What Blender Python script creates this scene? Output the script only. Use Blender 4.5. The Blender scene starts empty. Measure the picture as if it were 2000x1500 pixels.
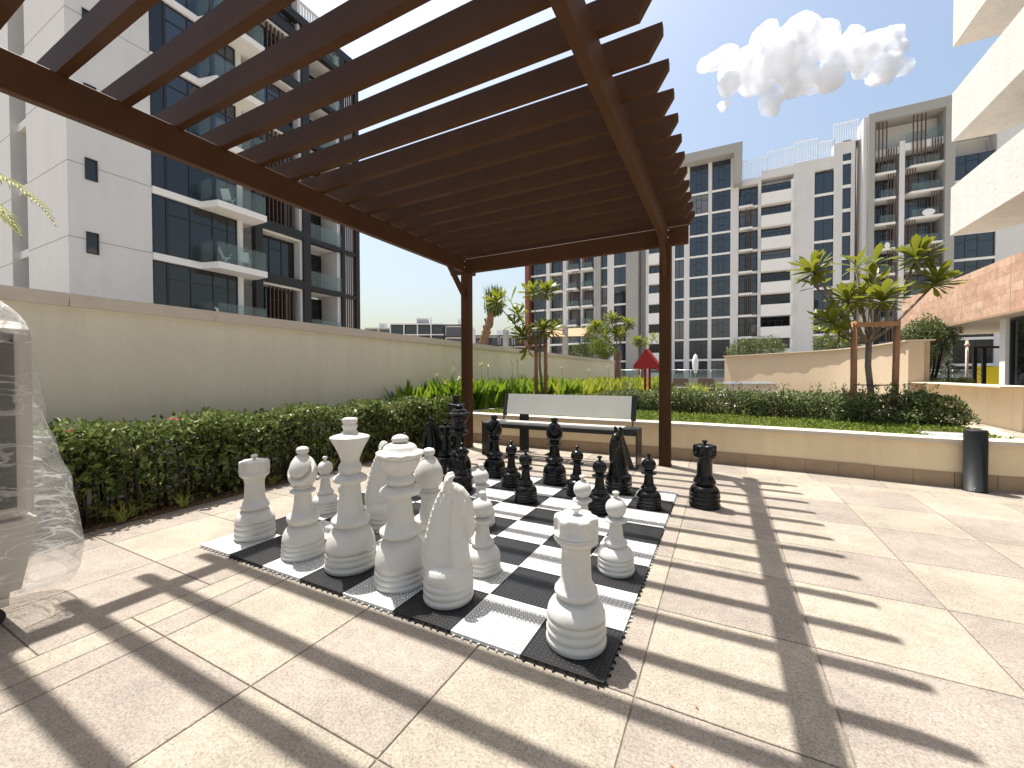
import bpy, math, random
import numpy as np
from mathutils import Vector, Matrix
R = math.radians
scene = bpy.context.scene
random.seed(7); rng = np.random.default_rng(11)

# ------------------------------------------------------------------ camera
CAM = (3.19315, -1.51247, 1.18081)
YAW, PIT, ROLL = -0.474416, -0.0158737, -0.00272
F = Vector((math.sin(YAW)*math.cos(PIT), math.cos(YAW)*math.cos(PIT), math.sin(PIT)))
RT = F.cross(Vector((0, 0, 1))).normalized(); UP = RT.cross(F)
RT2 = RT*math.cos(ROLL)+UP*math.sin(ROLL); UP2 = UP*math.cos(ROLL)-RT*math.sin(ROLL)
cam = bpy.data.objects.new('camera', bpy.data.cameras.new('camera'))
scene.collection.objects.link(cam)
M = Matrix((RT2, UP2, -F)).transposed().to_4x4(); M.translation = CAM
cam.matrix_world = M
cam.data.sensor_width = 36; cam.data.lens = 36*800.64/2000; cam.data.shift_y = -5.5/2000
cam.data.clip_start = .05; cam.data.clip_end = 5000
scene.camera = cam

# ------------------------------------------------------------------ light
SUN = Vector((-.319, .161, 1.0)).normalized()
world = bpy.data.worlds.new('World'); scene.world = world; world.use_nodes = True
nt = world.node_tree; nt.nodes.clear()
sky = nt.nodes.new('ShaderNodeTexSky'); sky.sky_type = 'NISHITA'; sky.sun_disc = False
sky.sun_elevation = math.asin(SUN.z); sky.sun_rotation = math.atan2(SUN.x, SUN.y)
sky.air_density = 1.5; sky.dust_density = 4.0; sky.ozone_density = 0.8; sky.altitude = 0
bg = nt.nodes.new('ShaderNodeBackground'); bg.inputs[1].default_value = .10
wo = nt.nodes.new('ShaderNodeOutputWorld')
nt.links.new(sky.outputs[0], bg.inputs[0]); nt.links.new(bg.outputs[0], wo.inputs[0])
sl = bpy.data.lights.new('sun', 'SUN'); sl.energy = 5.0; sl.angle = R(.6); sl.color = (1.0, .955, .89)
so = bpy.data.objects.new('sun', sl); scene.collection.objects.link(so)
so.rotation_euler = SUN.to_track_quat('Z', 'Y').to_euler(); so.location = (-5, 2, 20)
scene.view_settings.view_transform = 'Standard'; scene.view_settings.look = 'None'
scene.view_settings.exposure = 0.87; scene.view_settings.gamma = 1

# ------------------------------------------------------------------ mesh helpers
class MB:
    def __init__(s): s.v = []; s.f = []; s.m = []; s.s = []; s.col = None
    def add(s, v, f, mat=0, smooth=False):
        n = len(s.v); s.v.extend([tuple(map(float, p)) for p in v])
        for q in f: s.f.append(tuple(int(i)+n for i in q)); s.m.append(mat); s.s.append(smooth)
        return s
    def box(s, a, b, mat=0, bev=0.0):
        x0, y0, z0 = [min(a[i], b[i]) for i in range(3)]; x1, y1, z1 = [max(a[i], b[i]) for i in range(3)]
        if bev <= 0:
            v = [(x0,y0,z0),(x1,y0,z0),(x1,y1,z0),(x0,y1,z0),(x0,y0,z1),(x1,y0,z1),(x1,y1,z1),(x0,y1,z1)]
            return s.add(v, [(3,2,1,0),(4,5,6,7),(0,1,5,4),(1,2,6,5),(2,3,7,6),(3,0,4,7)], mat)
        b_ = bev; rings = []
        for z, e in ((z0, b_), (z0+b_, 0), (z1-b_, 0), (z1, b_)):
            rings.append([(x0+e+ (b_ if e==0 else 0),y0+e,z),(x1-e-(b_ if e==0 else 0),y0+e,z),(x1-e,y0+e+(b_ if e==0 else 0),z),(x1-e,y1-e-(b_ if e==0 else 0),z),
                          (x1-e-(b_ if e==0 else 0),y1-e,z),(x0+e+(b_ if e==0 else 0),y1-e,z),(x0+e,y1-e-(b_ if e==0 else 0),z),(x0+e,y0+e+(b_ if e==0 else 0),z)])
        v = [p for r in rings for p in r]; f = [tuple(range(7, -1, -1)), tuple(range(24, 32))]
        for k in range(3):
            for i in range(8): j = (i+1) % 8; f.append((k*8+i, k*8+j, (k+1)*8+j, (k+1)*8+i))
        return s.add(v, f, mat)
    def obox(s, o, u, v, w, mat=0):     # oriented box: origin corner and three edge vectors
        o, u, v, w = map(Vector, (o, u, v, w))
        p = [o, o+u, o+u+v, o+v, o+w, o+u+w, o+u+v+w, o+v+w]
        return s.add(p, [(3,2,1,0),(4,5,6,7),(0,1,5,4),(1,2,6,5),(2,3,7,6),(3,0,4,7)], mat)
    def lathe(s, prof, c=(0,0,0), n=48, mat=0, smooth=True):
        v = []; f = []
        for r, z in prof:
            for i in range(n): a = 2*math.pi*i/n; v.append((c[0]+r*math.cos(a), c[1]+r*math.sin(a), c[2]+z))
        k = len(prof)
        for j in range(k-1):
            for i in range(n): i2 = (i+1) % n; f.append((j*n+i, j*n+i2, (j+1)*n+i2, (j+1)*n+i))
        f.append(tuple(range(n-1, -1, -1))); f.append(tuple((k-1)*n+i for i in range(n)))
        return s.add(v, f, mat, smooth)
    def tube(s, pts, rad, n=8, mat=0, smooth=True):
        pts = [Vector(p) for p in pts]; rad = rad if hasattr(rad, '__len__') else [rad]*len(pts)
        v = []; f = []; k = len(pts); ref = None
        for j, p in enumerate(pts):
            t = (pts[min(j+1, k-1)]-pts[max(j-1, 0)]).normalized()
            if ref is None: ref = Vector((1, 0, 0)) if abs(t.x) < .8 else Vector((0, 1, 0))
            a = (ref - t*ref.dot(t)).normalized(); ref = a; b = t.cross(a)
            for i in range(n):
                w = 2*math.pi*i/n; v.append(p+(a*math.cos(w)+b*math.sin(w))*rad[j])
        for j in range(k-1):
            for i in range(n): i2 = (i+1) % n; f.append((j*n+i, j*n+i2, (j+1)*n+i2, (j+1)*n+i))
        f.append(tuple(range(n-1, -1, -1))); f.append(tuple((k-1)*n+i for i in range(n)))
        return s.add(v, f, mat, smooth)
    def prism(s, poly, axis, a, b, mat=0):   # poly: 2D points; axis 0,1,2 is the extrusion axis
        n = len(poly)
        def mk(p, t):
            l = list(p); l.insert(axis, t); return tuple(l)
        v = [mk(p, a) for p in poly]+[mk(p, b) for p in poly]
        f = [tuple(range(n)), tuple(range(2*n-1, n-1, -1))]+[(i, i+n, (i+1) % n+n, (i+1) % n) for i in range(n)]
        return s.add(v, f, mat)
    def sphere(s, c, r, n=12, m=8, mat=0, sc=(1,1,1)):
        v = []; f = []
        for j in range(m+1):
            t = math.pi*j/m
            for i in range(n):
                a = 2*math.pi*i/n
                v.append((c[0]+r*sc[0]*math.sin(t)*math.cos(a), c[1]+r*sc[1]*math.sin(t)*math.sin(a), c[2]+r*sc[2]*math.cos(t)))
        for j in range(m):
            for i in range(n): i2 = (i+1) % n; f.append((j*n+i, (j+1)*n+i, (j+1)*n+i2, j*n+i2))
        return s.add(v, f, mat, True)
    def arr(s, V, Fc, mat=0, smooth=False):
        n = len(s.v); s.v.extend(map(tuple, V.tolist())); FF = (Fc+n).tolist()
        s.f.extend(map(tuple, FF)); s.m.extend([mat]*len(FF)); s.s.extend([smooth]*len(FF)); return s
    def build(s, name, mats, parent=None, origin=None, fix=False):
        me = bpy.data.meshes.new(name)
        o0 = Vector(parent['o']) if parent is not None else Vector(origin or (0, 0, 0))
        V = s.v
        if o0.length > 0: V = [(p[0]-o0.x, p[1]-o0.y, p[2]-o0.z) for p in V]
        me.from_pydata(V, [], s.f); me.polygons.foreach_set('material_index', s.m)
        me.polygons.foreach_set('use_smooth', s.s)
        if not isinstance(mats, (list, tuple)): mats = [mats]
        for m in mats: me.materials.append(m)
        if s.col is not None:
            a = me.attributes.new('tint', 'FLOAT', 'FACE'); a.data.foreach_set('value', s.col)
        me.update()
        if fix:
            import bmesh
            b = bmesh.new(); b.from_mesh(me); bmesh.ops.recalc_face_normals(b, faces=b.faces); b.to_mesh(me); b.free()
        ob = bpy.data.objects.new(name, me); scene.collection.objects.link(ob)
        if parent is not None:
            ob.parent = parent; ob['o'] = tuple(parent['o'])
        else: ob.location = o0; ob['o'] = tuple(o0)
        return ob
def tag(o, label=None, cat=None, group=None, kind=None):
    if label: o['label'] = label
    if cat: o['category'] = cat
    if group: o['group'] = group
    if kind: o['kind'] = kind
    return o
def thing(name, label, cat, loc=(0,0,0), group=None):
    o = bpy.data.objects.new(name, None); scene.collection.objects.link(o); o.location = loc; o['o'] = tuple(loc)
    o.empty_display_size = .1
    return tag(o, label, cat, group)
def copy_tree(o, loc=None, rz=None, label=None, parent=None, mats=None):
    c = o.copy(); scene.collection.objects.link(c); c.parent = parent
    if loc is not None: c.location = loc
    if rz is not None: c.rotation_euler = (0, 0, rz)
    if label: c['label'] = label
    if mats and c.data is not None and hasattr(c.data, 'materials'):
        for i, sl_ in enumerate(c.material_slots): sl_.link = 'OBJECT'; sl_.material = mats
    for ch in list(o.children): copy_tree(ch, parent=c, mats=mats)
    return c

# ------------------------------------------------------------------ materials
MATS = {}
def mat(name, col, rough=.6, spec=.5, metal=0, noise=None, bump=None, trans=None, coat=0):
    """noise=(scale, amount[, detail]) varies the colour; bump=(scale, strength, distance)"""
    m = bpy.data.materials.new(name); m.use_nodes = True; t = m.node_tree; p = t.nodes['Principled BSDF']
    p.inputs['Base Color'].default_value = (*col, 1); p.inputs['Roughness'].default_value = rough
    p.inputs['Specular IOR Level'].default_value = spec; p.inputs['Metallic'].default_value = metal
    p.inputs['Coat Weight'].default_value = coat
    tc = t.nodes.new('ShaderNodeTexCoord')
    if noise:
        last = None
        layers = noise if isinstance(noise, list) else [noise]
        cur = None
        for (sc, am) in layers:
            strk = sc < 0; sc = abs(sc)
            n = t.nodes.new('ShaderNodeTexNoise'); n.inputs['Scale'].default_value = sc; n.inputs['Detail'].default_value = 6
            n.inputs['Roughness'].default_value = .6
            if strk:      # rain streaks: noise stretched down the wall
                mp = t.nodes.new('ShaderNodeMapping'); mp.inputs['Scale'].default_value = (1, 1, .08); t.links.new(tc.outputs['Object'], mp.inputs[0]); t.links.new(mp.outputs[0], n.inputs['Vector'])
            else: t.links.new(tc.outputs['Object'], n.inputs['Vector'])
            mr = t.nodes.new('ShaderNodeMapRange'); mr.inputs[1].default_value = .3; mr.inputs[2].default_value = .7
            mr.inputs[3].default_value = 1-am; mr.inputs[4].default_value = 1+am
            t.links.new(n.outputs[0], mr.inputs[0])
            hs = t.nodes.new('ShaderNodeVectorMath'); hs.operation = 'SCALE'
            if cur is None: hs.inputs[0].default_value = col
            else: t.links.new(cur, hs.inputs[0])
            t.links.new(mr.outputs[0], hs.inputs['Scale']); cur = hs.outputs[0]
        t.links.new(cur, p.inputs['Base Color'])
    if bump:
        n = t.nodes.new('ShaderNodeTexNoise'); n.inputs['Scale'].default_value = bump[0]; n.inputs['Detail'].default_value = 5
        t.links.new(tc.outputs['Object'], n.inputs['Vector'])
        b = t.nodes.new('ShaderNodeBump'); b.inputs['Strength'].default_value = bump[1]; b.inputs['Distance'].default_value = bump[2]
        t.links.new(n.outputs[0], b.inputs['Height']); t.links.new(b.outputs[0], p.inputs['Normal'])
    if trans:
        tr = t.nodes.new('ShaderNodeBsdfTranslucent'); tr.inputs[0].default_value = (*trans[0], 1)
        mx = t.nodes.new('ShaderNodeMixShader'); mx.inputs[0].default_value = trans[1]
        t.links.new(p.outputs[0], mx.inputs[1]); t.links.new(tr.outputs[0], mx.inputs[2])
        t.links.new(mx.outputs[0], t.nodes['Material Output'].inputs[0])
    MATS[name] = m; return m
def leafmat(name, a, b, scale=30, rough=.4, tr=.3, tcol=None, spec=.18):
    m = bpy.data.materials.new(name); m.use_nodes = True; t = m.node_tree; p = t.nodes['Principled BSDF']
    tc = t.nodes.new('ShaderNodeTexCoord'); n = t.nodes.new('ShaderNodeTexNoise'); n.inputs['Scale'].default_value = scale
    n.inputs['Detail'].default_value = 2
    t.links.new(tc.outputs['Object'], n.inputs['Vector'])
    mr = t.nodes.new('ShaderNodeMapRange'); mr.inputs[1].default_value = .35; mr.inputs[2].default_value = .65
    t.links.new(n.outputs[0], mr.inputs[0])
    mx = t.nodes.new('ShaderNodeMix'); mx.data_type = 'RGBA'; mx.inputs[6].default_value = (*a, 1); mx.inputs[7].default_value = (*b, 1)
    t.links.new(mr.outputs[0], mx.inputs[0]); t.links.new(mx.outputs[2], p.inputs['Base Color'])
    p.inputs['Roughness'].default_value = rough; p.inputs['Specular IOR Level'].default_value = spec
    trn = t.nodes.new('ShaderNodeBsdfTranslucent')
    if tcol: trn.inputs[0].default_value = (*tcol, 1)
    else: t.links.new(mx.outputs[2], trn.inputs[0])
    ms = t.nodes.new('ShaderNodeMixShader'); ms.inputs[0].default_value = tr
    t.links.new(p.outputs[0], ms.inputs[1]); t.links.new(trn.outputs[0], ms.inputs[2])
    t.links.new(ms.outputs[0], t.nodes['Material Output'].inputs[0]); MATS[name] = m; return m

def paving_mat():
    m = bpy.data.materials.new('paving_stone'); m.use_nodes = True; t = m.node_tree; p = t.nodes['Principled BSDF']
    at = t.nodes.new('ShaderNodeAttribute'); at.attribute_name = 'tint'
    cr = t.nodes.new('ShaderNodeValToRGB'); e = cr.color_ramp.elements
    e[0].position = 0; e[0].color = (.272, .236, .200, 1); e[1].position = 1; e[1].color = (.335, .295, .236, 1)
    k = e.new(.45); k.color = (.288, .249, .209, 1); k = e.new(.6); k.color = (.308, .271, .219, 1)
    t.links.new(at.outputs['Fac'], cr.inputs[0])
    tc = t.nodes.new('ShaderNodeTexCoord')
    def nz(sc, lo, hi, a, b, det=4):
        n = t.nodes.new('ShaderNodeTexNoise'); n.inputs['Scale'].default_value = sc; n.inputs['Detail'].default_value = det
        t.links.new(tc.outputs['Object'], n.inputs['Vector'])
        mr = t.nodes.new('ShaderNodeMapRange'); mr.inputs[1].default_value = a; mr.inputs[2].default_value = b
        mr.inputs[3].default_value = lo; mr.inputs[4].default_value = hi; t.links.new(n.outputs[0], mr.inputs[0]); return mr.outputs[0], n
    cur = cr.outputs[0]
    for args in ((95, .80, 1.14, .36, .62, 4), (300, .82, 1.12, .38, .62, 2), (.9, .90, 1.05, .38, .60, 6), (3.2, .90, 1.06, .35, .62, 6), (17, .92, 1.05, .35, .62, 5)):
        o, n = nz(*args); s = t.nodes.new('ShaderNodeVectorMath'); s.operation = 'SCALE'
        t.links.new(cur, s.inputs[0]); t.links.new(o, s.inputs['Scale']); cur = s.outputs[0]
    # dark grains
    vo = t.nodes.new('ShaderNodeTexVoronoi'); vo.inputs['Scale'].default_value = 75
    t.links.new(tc.outputs['Object'], vo.inputs['Vector'])
    mr = t.nodes.new('ShaderNodeMapRange'); mr.inputs[1].default_value = .12; mr.inputs[2].default_value = .26; mr.inputs[3].default_value = .58; mr.inputs[4].default_value = 1
    t.links.new(vo.outputs['Distance'], mr.inputs[0])
    s = t.nodes.new('ShaderNodeVectorMath'); s.operation = 'SCALE'; t.links.new(cur, s.inputs[0]); t.links.new(mr.outputs[0], s.inputs['Scale'])
    t.links.new(s.outputs[0], p.inputs['Base Color'])
    p.inputs['Roughness'].default_value = .8; p.inputs['Specular IOR Level'].default_value = .25
    o, n = nz(260, 0, 1, .3, .7); b = t.nodes.new('ShaderNodeBump'); b.inputs['Strength'].default_value = .35; b.inputs['Distance'].default_value = .002
    t.links.new(o, b.inputs['Height']); t.links.new(b.outputs[0], p.inputs['Normal'])
    return m
PAVE = paving_mat()
GROUT = mat('grout', (.20, .165, .13), .9, noise=(40, .3))
GROUND = mat('bare_ground', (.42, .36, .28), .9, noise=(.3, .15))
PLASTER = mat('beige_plaster', (.76, .61, .40), .85, .2, noise=[(1.2, .06), (60, .03), (-7, .05)], bump=(140, .25, .003))
PLASTER2 = mat('rough_cream_plaster', (.56, .45, .32), .9, .15, noise=[(.8, .04), (30, .05)], bump=(45, .5, .01))
OLIVE = mat('olive_render', (.80, .765, .66), .85, .2, noise=[(.5, .05), (20, .03), (-5, .045)], bump=(180, .15, .002))
COPE = mat('pale_coping', (.66, .60, .545), .7, .3, noise=[(8, .05), (120, .06)])
COPE2 = mat('cream_coping', (.58, .50, .40), .7, .3, noise=[(8, .06), (150, .06)], bump=(60, .3, .003))
SKIRT = mat('skirting_stone', (.36, .255, .165), .7, .3, noise=[(6, .08), (120, .06)])
SOIL = mat('soil', (.13, .085, .055), .95, .1, noise=[(30, .4), (6, .2)], bump=(60, 1, .02))
WOOD = mat('brown_slat_paint', (.072, .034, .017), .55, .08, noise=[(3, .1), (40, .06)], bump=(25, .12, .002))
STAKE = mat('stake_wood', (.31, .165, .09), .75, .2, noise=[(5, .2), (60, .12)], bump=(60, .4, .004))
BARK = mat('grey_bark', (.20, .165, .125), .85, .2, noise=[(12, .25), (60, .2)], bump=(50, .6, .01))
PALMBARK = mat('palm_bark', (.20, .125, .08), .9, .1, noise=[(6, .3), (20, .3)], bump=(12, 1, .06))
WPLAST = mat('white_piece_plastic', (.60, .59, .555), .38, .35, noise=[(5, .045), (22, .03), (160, .03)], bump=(25, .04, .003))
BPLAST = mat('black_piece_plastic', (.004, .004, .0042), .24, .38, noise=(20, .2), bump=(30, .02, .002))
BLACKM = mat('black_metal', (.016, .016, .017), .4, .5, noise=(30, .15))
BOLLM = mat('charcoal_metal', (.014, .016, .017), .5, .3, noise=(20, .15))
SLATW = mat('bench_slat_grey', (.45, .44, .41), .55, .35, noise=[(4, .06), (60, .05)])
BACKW = mat('bench_back_cream', (.60, .60, .54), .6, .3, noise=[(3, .04), (40, .02)])
WHITEB = mat('white_render', (.60, .605, .61), .8, .2, noise=[(.25, .03), (3, .02), (-1.5, .03)])
WHITEW = mat('bright_white_render', (.74, .745, .74), .8, .2, noise=[(.2, .02), (2, .015)])
GREYB = mat('grey_render', (.33, .33, .32), .8, .2, noise=(.3, .04))
CHAR = mat('charcoal_cladding', (.018, .0185, .020), .5, .4, noise=(1, .1))
DARKF = mat('dark_frame', (.02, .021, .023), .4, .5)
FIN = mat('brown_fins', (.085, .05, .035), .5, .4)
BROWNP = mat('red_brown_panel', (.20, .075, .05), .6, .3, noise=(.5, .1))
JOINT = mat('panel_joint', (.28, .28, .28), .8, .1)
INSIDE = mat('matt_dark_glazing', (.008, .009, .011), .9, .05)
CURT = mat('curtain', (.42, .39, .34), .9, .1, noise=(3, .2))
ROUGHW = mat('textured_white_band', (.60, .585, .555), .9, .15, noise=[(3, .04), (25, .04), (-3, .05)], bump=(12, .5, .03))
SOFF = mat('soffit_boards', (.50, .46, .40), .7, .2, noise=(1, .06))
STEEL = mat('stainless_steel', (.62, .64, .66), .28, .5, metal=.9, noise=(8, .06))
GREYM = mat('grey_metal', (.30, .31, .32), .5, .5, noise=(5, .1))
RED = mat('red_paint', (.30, .008, .010), .4, .5, noise=(5, .08))
YEL = mat('yellow_paint', (.62, .55, .03), .5, .4, noise=(5, .06))
SAIL = mat('tan_canvas', (.52, .38, .24), .8, .2, trans=((.6, .45, .3), .3))
WICK = mat('wicker', (.10, .07, .05), .7, .3, noise=(60, .4))
MBODY = mat('cooler_plastic', (.60, .55, .49), .5, .4, noise=[(3, .03)])
MPAN = mat('cooler_grille', (.028, .026, .026), .55, .4, noise=(6, .3))
RUB = mat('black_rubber', (.02, .02, .02), .7, .3)
def stone_mat():
    m = bpy.data.materials.new('sandstone_tiles'); m.use_nodes = True; t = m.node_tree; p = t.nodes['Principled BSDF']
    tc = t.nodes.new('ShaderNodeTexCoord'); sp = t.nodes.new('ShaderNodeSeparateXYZ'); cb = t.nodes.new('ShaderNodeCombineXYZ')
    t.links.new(tc.outputs['Object'], sp.inputs[0]); t.links.new(sp.outputs['Y'], cb.inputs['X']); t.links.new(sp.outputs['Z'], cb.inputs['Y'])
    br = t.nodes.new('ShaderNodeTexBrick'); br.inputs['Scale'].default_value = 1; br.inputs['Mortar Size'].default_value = .006
    br.inputs['Brick Width'].default_value = .78; br.inputs['Row Height'].default_value = .27
    br.inputs['Color1'].default_value = (.43, .265, .175, 1); br.inputs['Color2'].default_value = (.54, .375, .265, 1); br.inputs['Mortar'].default_value = (.36, .19, .12, 1)
    t.links.new(cb.outputs[0], br.inputs['Vector'])
    n = t.nodes.new('ShaderNodeTexNoise'); n.inputs['Scale'].default_value = 3.5; n.inputs['Detail'].default_value = 8; n.inputs['Distortion'].default_value = 1.2
    t.links.new(tc.outputs['Object'], n.inputs['Vector'])
    mr = t.nodes.new('ShaderNodeMapRange'); mr.inputs[1].default_value = .3; mr.inputs[2].default_value = .7; mr.inputs[3].default_value = .78; mr.inputs[4].default_value = 1.2
    t.links.new(n.outputs[0], mr.inputs[0]); s = t.nodes.new('ShaderNodeVectorMath'); s.operation = 'SCALE'
    t.links.new(br.outputs[0], s.inputs[0]); t.links.new(mr.outputs[0], s.inputs['Scale']); t.links.new(s.outputs[0], p.inputs['Base Color'])
    p.inputs['Roughness'].default_value = .8; return m
STONE = stone_mat()
def glass_dark(name, col=(.018, .026, .042), spec=1.0, rough=.04, wob=.25):
    m = mat(name, col, rough, spec); t = m.node_tree; p = t.nodes['Principled BSDF']
    p.inputs['IOR'].default_value = 1.55
    oi = t.nodes.new('ShaderNodeObjectInfo'); rp = t.nodes.new('ShaderNodeValToRGB'); e = rp.color_ramp.elements
    e[0].position = .0; e[0].color = (*[c*.6 for c in col], 1); e[1].position = 1; e[1].color = (.13, .13, .125, 1)
    k = e.new(.80); k.color = (*[c*1.1 for c in col], 1)
    t.links.new(oi.outputs['Random'], rp.inputs[0]); t.links.new(rp.outputs[0], p.inputs['Base Color'])
    tc = t.nodes.new('ShaderNodeTexCoord'); n = t.nodes.new('ShaderNodeTexNoise'); n.inputs['Scale'].default_value = .6; n.inputs['Detail'].default_value = 2
    t.links.new(tc.outputs['Object'], n.inputs['Vector']); b = t.nodes.new('ShaderNodeBump'); b.inputs['Strength'].default_value = wob; b.inputs['Distance'].default_value = .03
    t.links.new(n.outputs[0], b.inputs['Height']); t.links.new(b.outputs[0], p.inputs['Normal'])
    return m
GLASS = glass_dark('dark_blue_glass'); GLASSB = glass_dark('black_glass', (.008, .009, .011), .7)
def clear_glass(name, tint=(.86, .92, .91), fac=.13):
    m = bpy.data.materials.new(name); m.use_nodes = True; t = m.node_tree; t.nodes.clear()
    o = t.nodes.new('ShaderNodeOutputMaterial'); mx = t.nodes.new('ShaderNodeMixShader'); tr = t.nodes.new('ShaderNodeBsdfTransparent'); tr.inputs[0].default_value = (*tint, 1)
    gl = t.nodes.new('ShaderNodeBsdfPrincipled'); gl.inputs['Base Color'].default_value = (.35, .42, .42, 1); gl.inputs['Roughness'].default_value = .05; gl.inputs['Specular IOR Level'].default_value = 1
    mx.inputs[0].default_value = fac; t.links.new(tr.outputs[0], mx.inputs[1]); t.links.new(gl.outputs[0], mx.inputs[2]); t.links.new(mx.outputs[0], o.inputs[0]); return m
BALGL = clear_glass('balustrade_glass')
def film_mat():
    m = bpy.data.materials.new('plastic_film'); m.use_nodes = True; t = m.node_tree; t.nodes.clear(); L = t.links.new
    o = t.nodes.new('ShaderNodeOutputMaterial'); tc = t.nodes.new('ShaderNodeTexCoord')
    mp = t.nodes.new('ShaderNodeMapping'); mp.inputs['Rotation'].default_value = (.35, 0, 0); mp.inputs['Scale'].default_value = (2, 2.5, 9); L(tc.outputs['Object'], mp.inputs[0])
    n = t.nodes.new('ShaderNodeTexNoise'); n.inputs['Scale'].default_value = 1.3; n.inputs['Detail'].default_value = 3; n.inputs['Distortion'].default_value = 1.0; L(mp.outputs[0], n.inputs['Vector'])
    def mth(op, a, b):
        q = t.nodes.new('ShaderNodeMath'); q.operation = op
        for i, x in enumerate((a, b)):
            if isinstance(x, (int, float)): q.inputs[i].default_value = x
            else: L(x, q.inputs[i])
        return q.outputs[0]
    cr0 = mth('ABSOLUTE', mth('SUBTRACT', n.outputs[0], .5), 0)        # crease lines where the noise crosses its middle
    cr = t.nodes.new('ShaderNodeMapRange'); cr.inputs[1].default_value = .0; cr.inputs[2].default_value = .035; cr.inputs[3].default_value = .80; cr.inputs[4].default_value = .25; L(cr0, cr.inputs[0])
    b = t.nodes.new('ShaderNodeBump'); b.inputs['Strength'].default_value = .8; b.inputs['Distance'].default_value = .02; L(n.outputs[0], b.inputs['Height'])
    tr = t.nodes.new('ShaderNodeBsdfTransparent'); tr.inputs[0].default_value = (.96, .96, .96, 1)
    pr = t.nodes.new('ShaderNodeBsdfPrincipled'); pr.inputs['Base Color'].default_value = (.86, .87, .87, 1); pr.inputs['Roughness'].default_value = .22; pr.inputs['Specular IOR Level'].default_value = 1; L(b.outputs[0], pr.inputs['Normal'])
    tl = t.nodes.new('ShaderNodeBsdfTranslucent'); tl.inputs[0].default_value = (.85, .87, .88, 1); L(b.outputs[0], tl.inputs['Normal'])
    m1 = t.nodes.new('ShaderNodeMixShader'); m1.inputs[0].default_value = .45; L(pr.outputs[0], m1.inputs[1]); L(tl.outputs[0], m1.inputs[2])
    m2 = t.nodes.new('ShaderNodeMixShader'); L(cr.outputs[0], m2.inputs[0]); L(tr.outputs[0], m2.inputs[1]); L(m1.outputs[0], m2.inputs[2]); L(m2.outputs[0], o.inputs[0]); return m
FILM = film_mat()
def lattice_mat(name, col, rough=.5):
    """moulded tile top: a lattice of thin ribs in squares and diagonals, open between the ribs"""
    m = bpy.data.materials.new(name); m.use_nodes = True; t = m.node_tree; p = t.nodes['Principled BSDF']; L = t.links.new
    p.inputs['Base Color'].default_value = (*col, 1); p.inputs['Roughness'].default_value = rough
    tc = t.nodes.new('ShaderNodeTexCoord'); sp = t.nodes.new('ShaderNodeSeparateXYZ'); L(tc.outputs['Object'], sp.inputs[0])
    def mth(op, a, b=None, c=None):
        n = t.nodes.new('ShaderNodeMath'); n.operation = op
        for i, x in enumerate((a, b, c)):
            if x is None: continue
            if isinstance(x, (int, float)): n.inputs[i].default_value = x
            else: L(x, n.inputs[i])
        return n.outputs[0]
    P = .35/16
    X = sp.outputs['X']; Y = sp.outputs['Y']
    def dist(e, per):   # distance to the nearest line of the family e = k*per
        return mth('ABSOLUTE', mth('SUBTRACT', mth('FLOORED_MODULO', mth('ADD', e, per/2), per), per/2))
    dx = dist(X, P); dy = dist(Y, P)
    d1 = mth('MULTIPLY', dist(mth('ADD', X, Y), P), .7071); d2 = mth('MULTIPLY', dist(mth('SUBTRACT', X, Y), P), .7071)
    mn = mth('MINIMUM', mth('MINIMUM', dx, dy), mth('MINIMUM', d1, d2))
    hole = mth('GREATER_THAN', mn, .0015)
    # solid rims of the small plates: every .0875
    rim = mth('MINIMUM', dist(X, .0875), dist(Y, .0875)); seam = mth('LESS_THAN', rim, .0011)
    notrim = mth('GREATER_THAN', rim, .0032)
    hole = mth('MAXIMUM', mth('MULTIPLY', hole, notrim), seam)
    tr = t.nodes.new('ShaderNodeBsdfTransparent'); mx = t.nodes.new('ShaderNodeMixShader')
    L(hole, mx.inputs[0]); L(p.outputs[0], mx.inputs[1]); L(tr.outputs[0], mx.inputs[2]); L(mx.outputs[0], t.nodes['Material Output'].inputs[0])
    return m
WLAT = lattice_mat('white_tile_lattice', (.80, .80, .78)); BLAT = lattice_mat('black_tile_lattice', (.032, .032, .034), .32)
WTILE = mat('white_tile_plastic', (.62, .62, .59), .5); BTILE = mat('black_tile_plastic', (.010, .010, .011), .4)
WSHADE = mat('white_tile_hole_shade', (.07, .07, .065), .8); BSHADE = mat('black_tile_hole_shade', (.004, .004, .004), .8)  # sheets below the ribs, painted dark to stand for shade in the holes
L_HEDGE = leafmat('hedge_leaf', (.06, .11, .02), (.24, .27, .10), 17, .34, .25)
L_SHRUB = leafmat('shrub_leaf', (.065, .105, .03), (.21, .24, .10), 13, .36, .22)
L_DARK = leafmat('dark_leaf', (.05, .09, .025), (.11, .16, .045), 12, .4, .2)
L_FRAN = leafmat('frangipani_leaf', (.085, .115, .020), (.15, .175, .032), 5, .33, .28, (.30, .32, .03))
L_CANNA = leafmat('canna_leaf', (.075, .15, .018), (.16, .25, .03), 3, .4, .33, (.27, .40, .03))
L_CANNY = leafmat('yellow_green_leaf', (.15, .22, .025), (.34, .35, .04), 3, .45, .33, (.42, .46, .05))
L_LAWN = leafmat('ground_cover_leaf', (.10, .155, .02), (.18, .23, .035), 9, .5, .3)
L_PALM = leafmat('palm_leaf', (.16, .19, .05), (.30, .30, .10), 4, .5, .25)
L_SPID = leafmat('striped_grass_leaf', (.32, .36, .07), (.55, .55, .18), 25, .45, .3)
PINK = mat('pink_petal', (.40, .10, .16), .6, trans=((.7, .1, .2), .3)); DEADL = mat('dry_leaf', (.30, .15, .07), .8)
PALEY = mat('pale_yellow_petal', (.75, .68, .40), .6)
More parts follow.
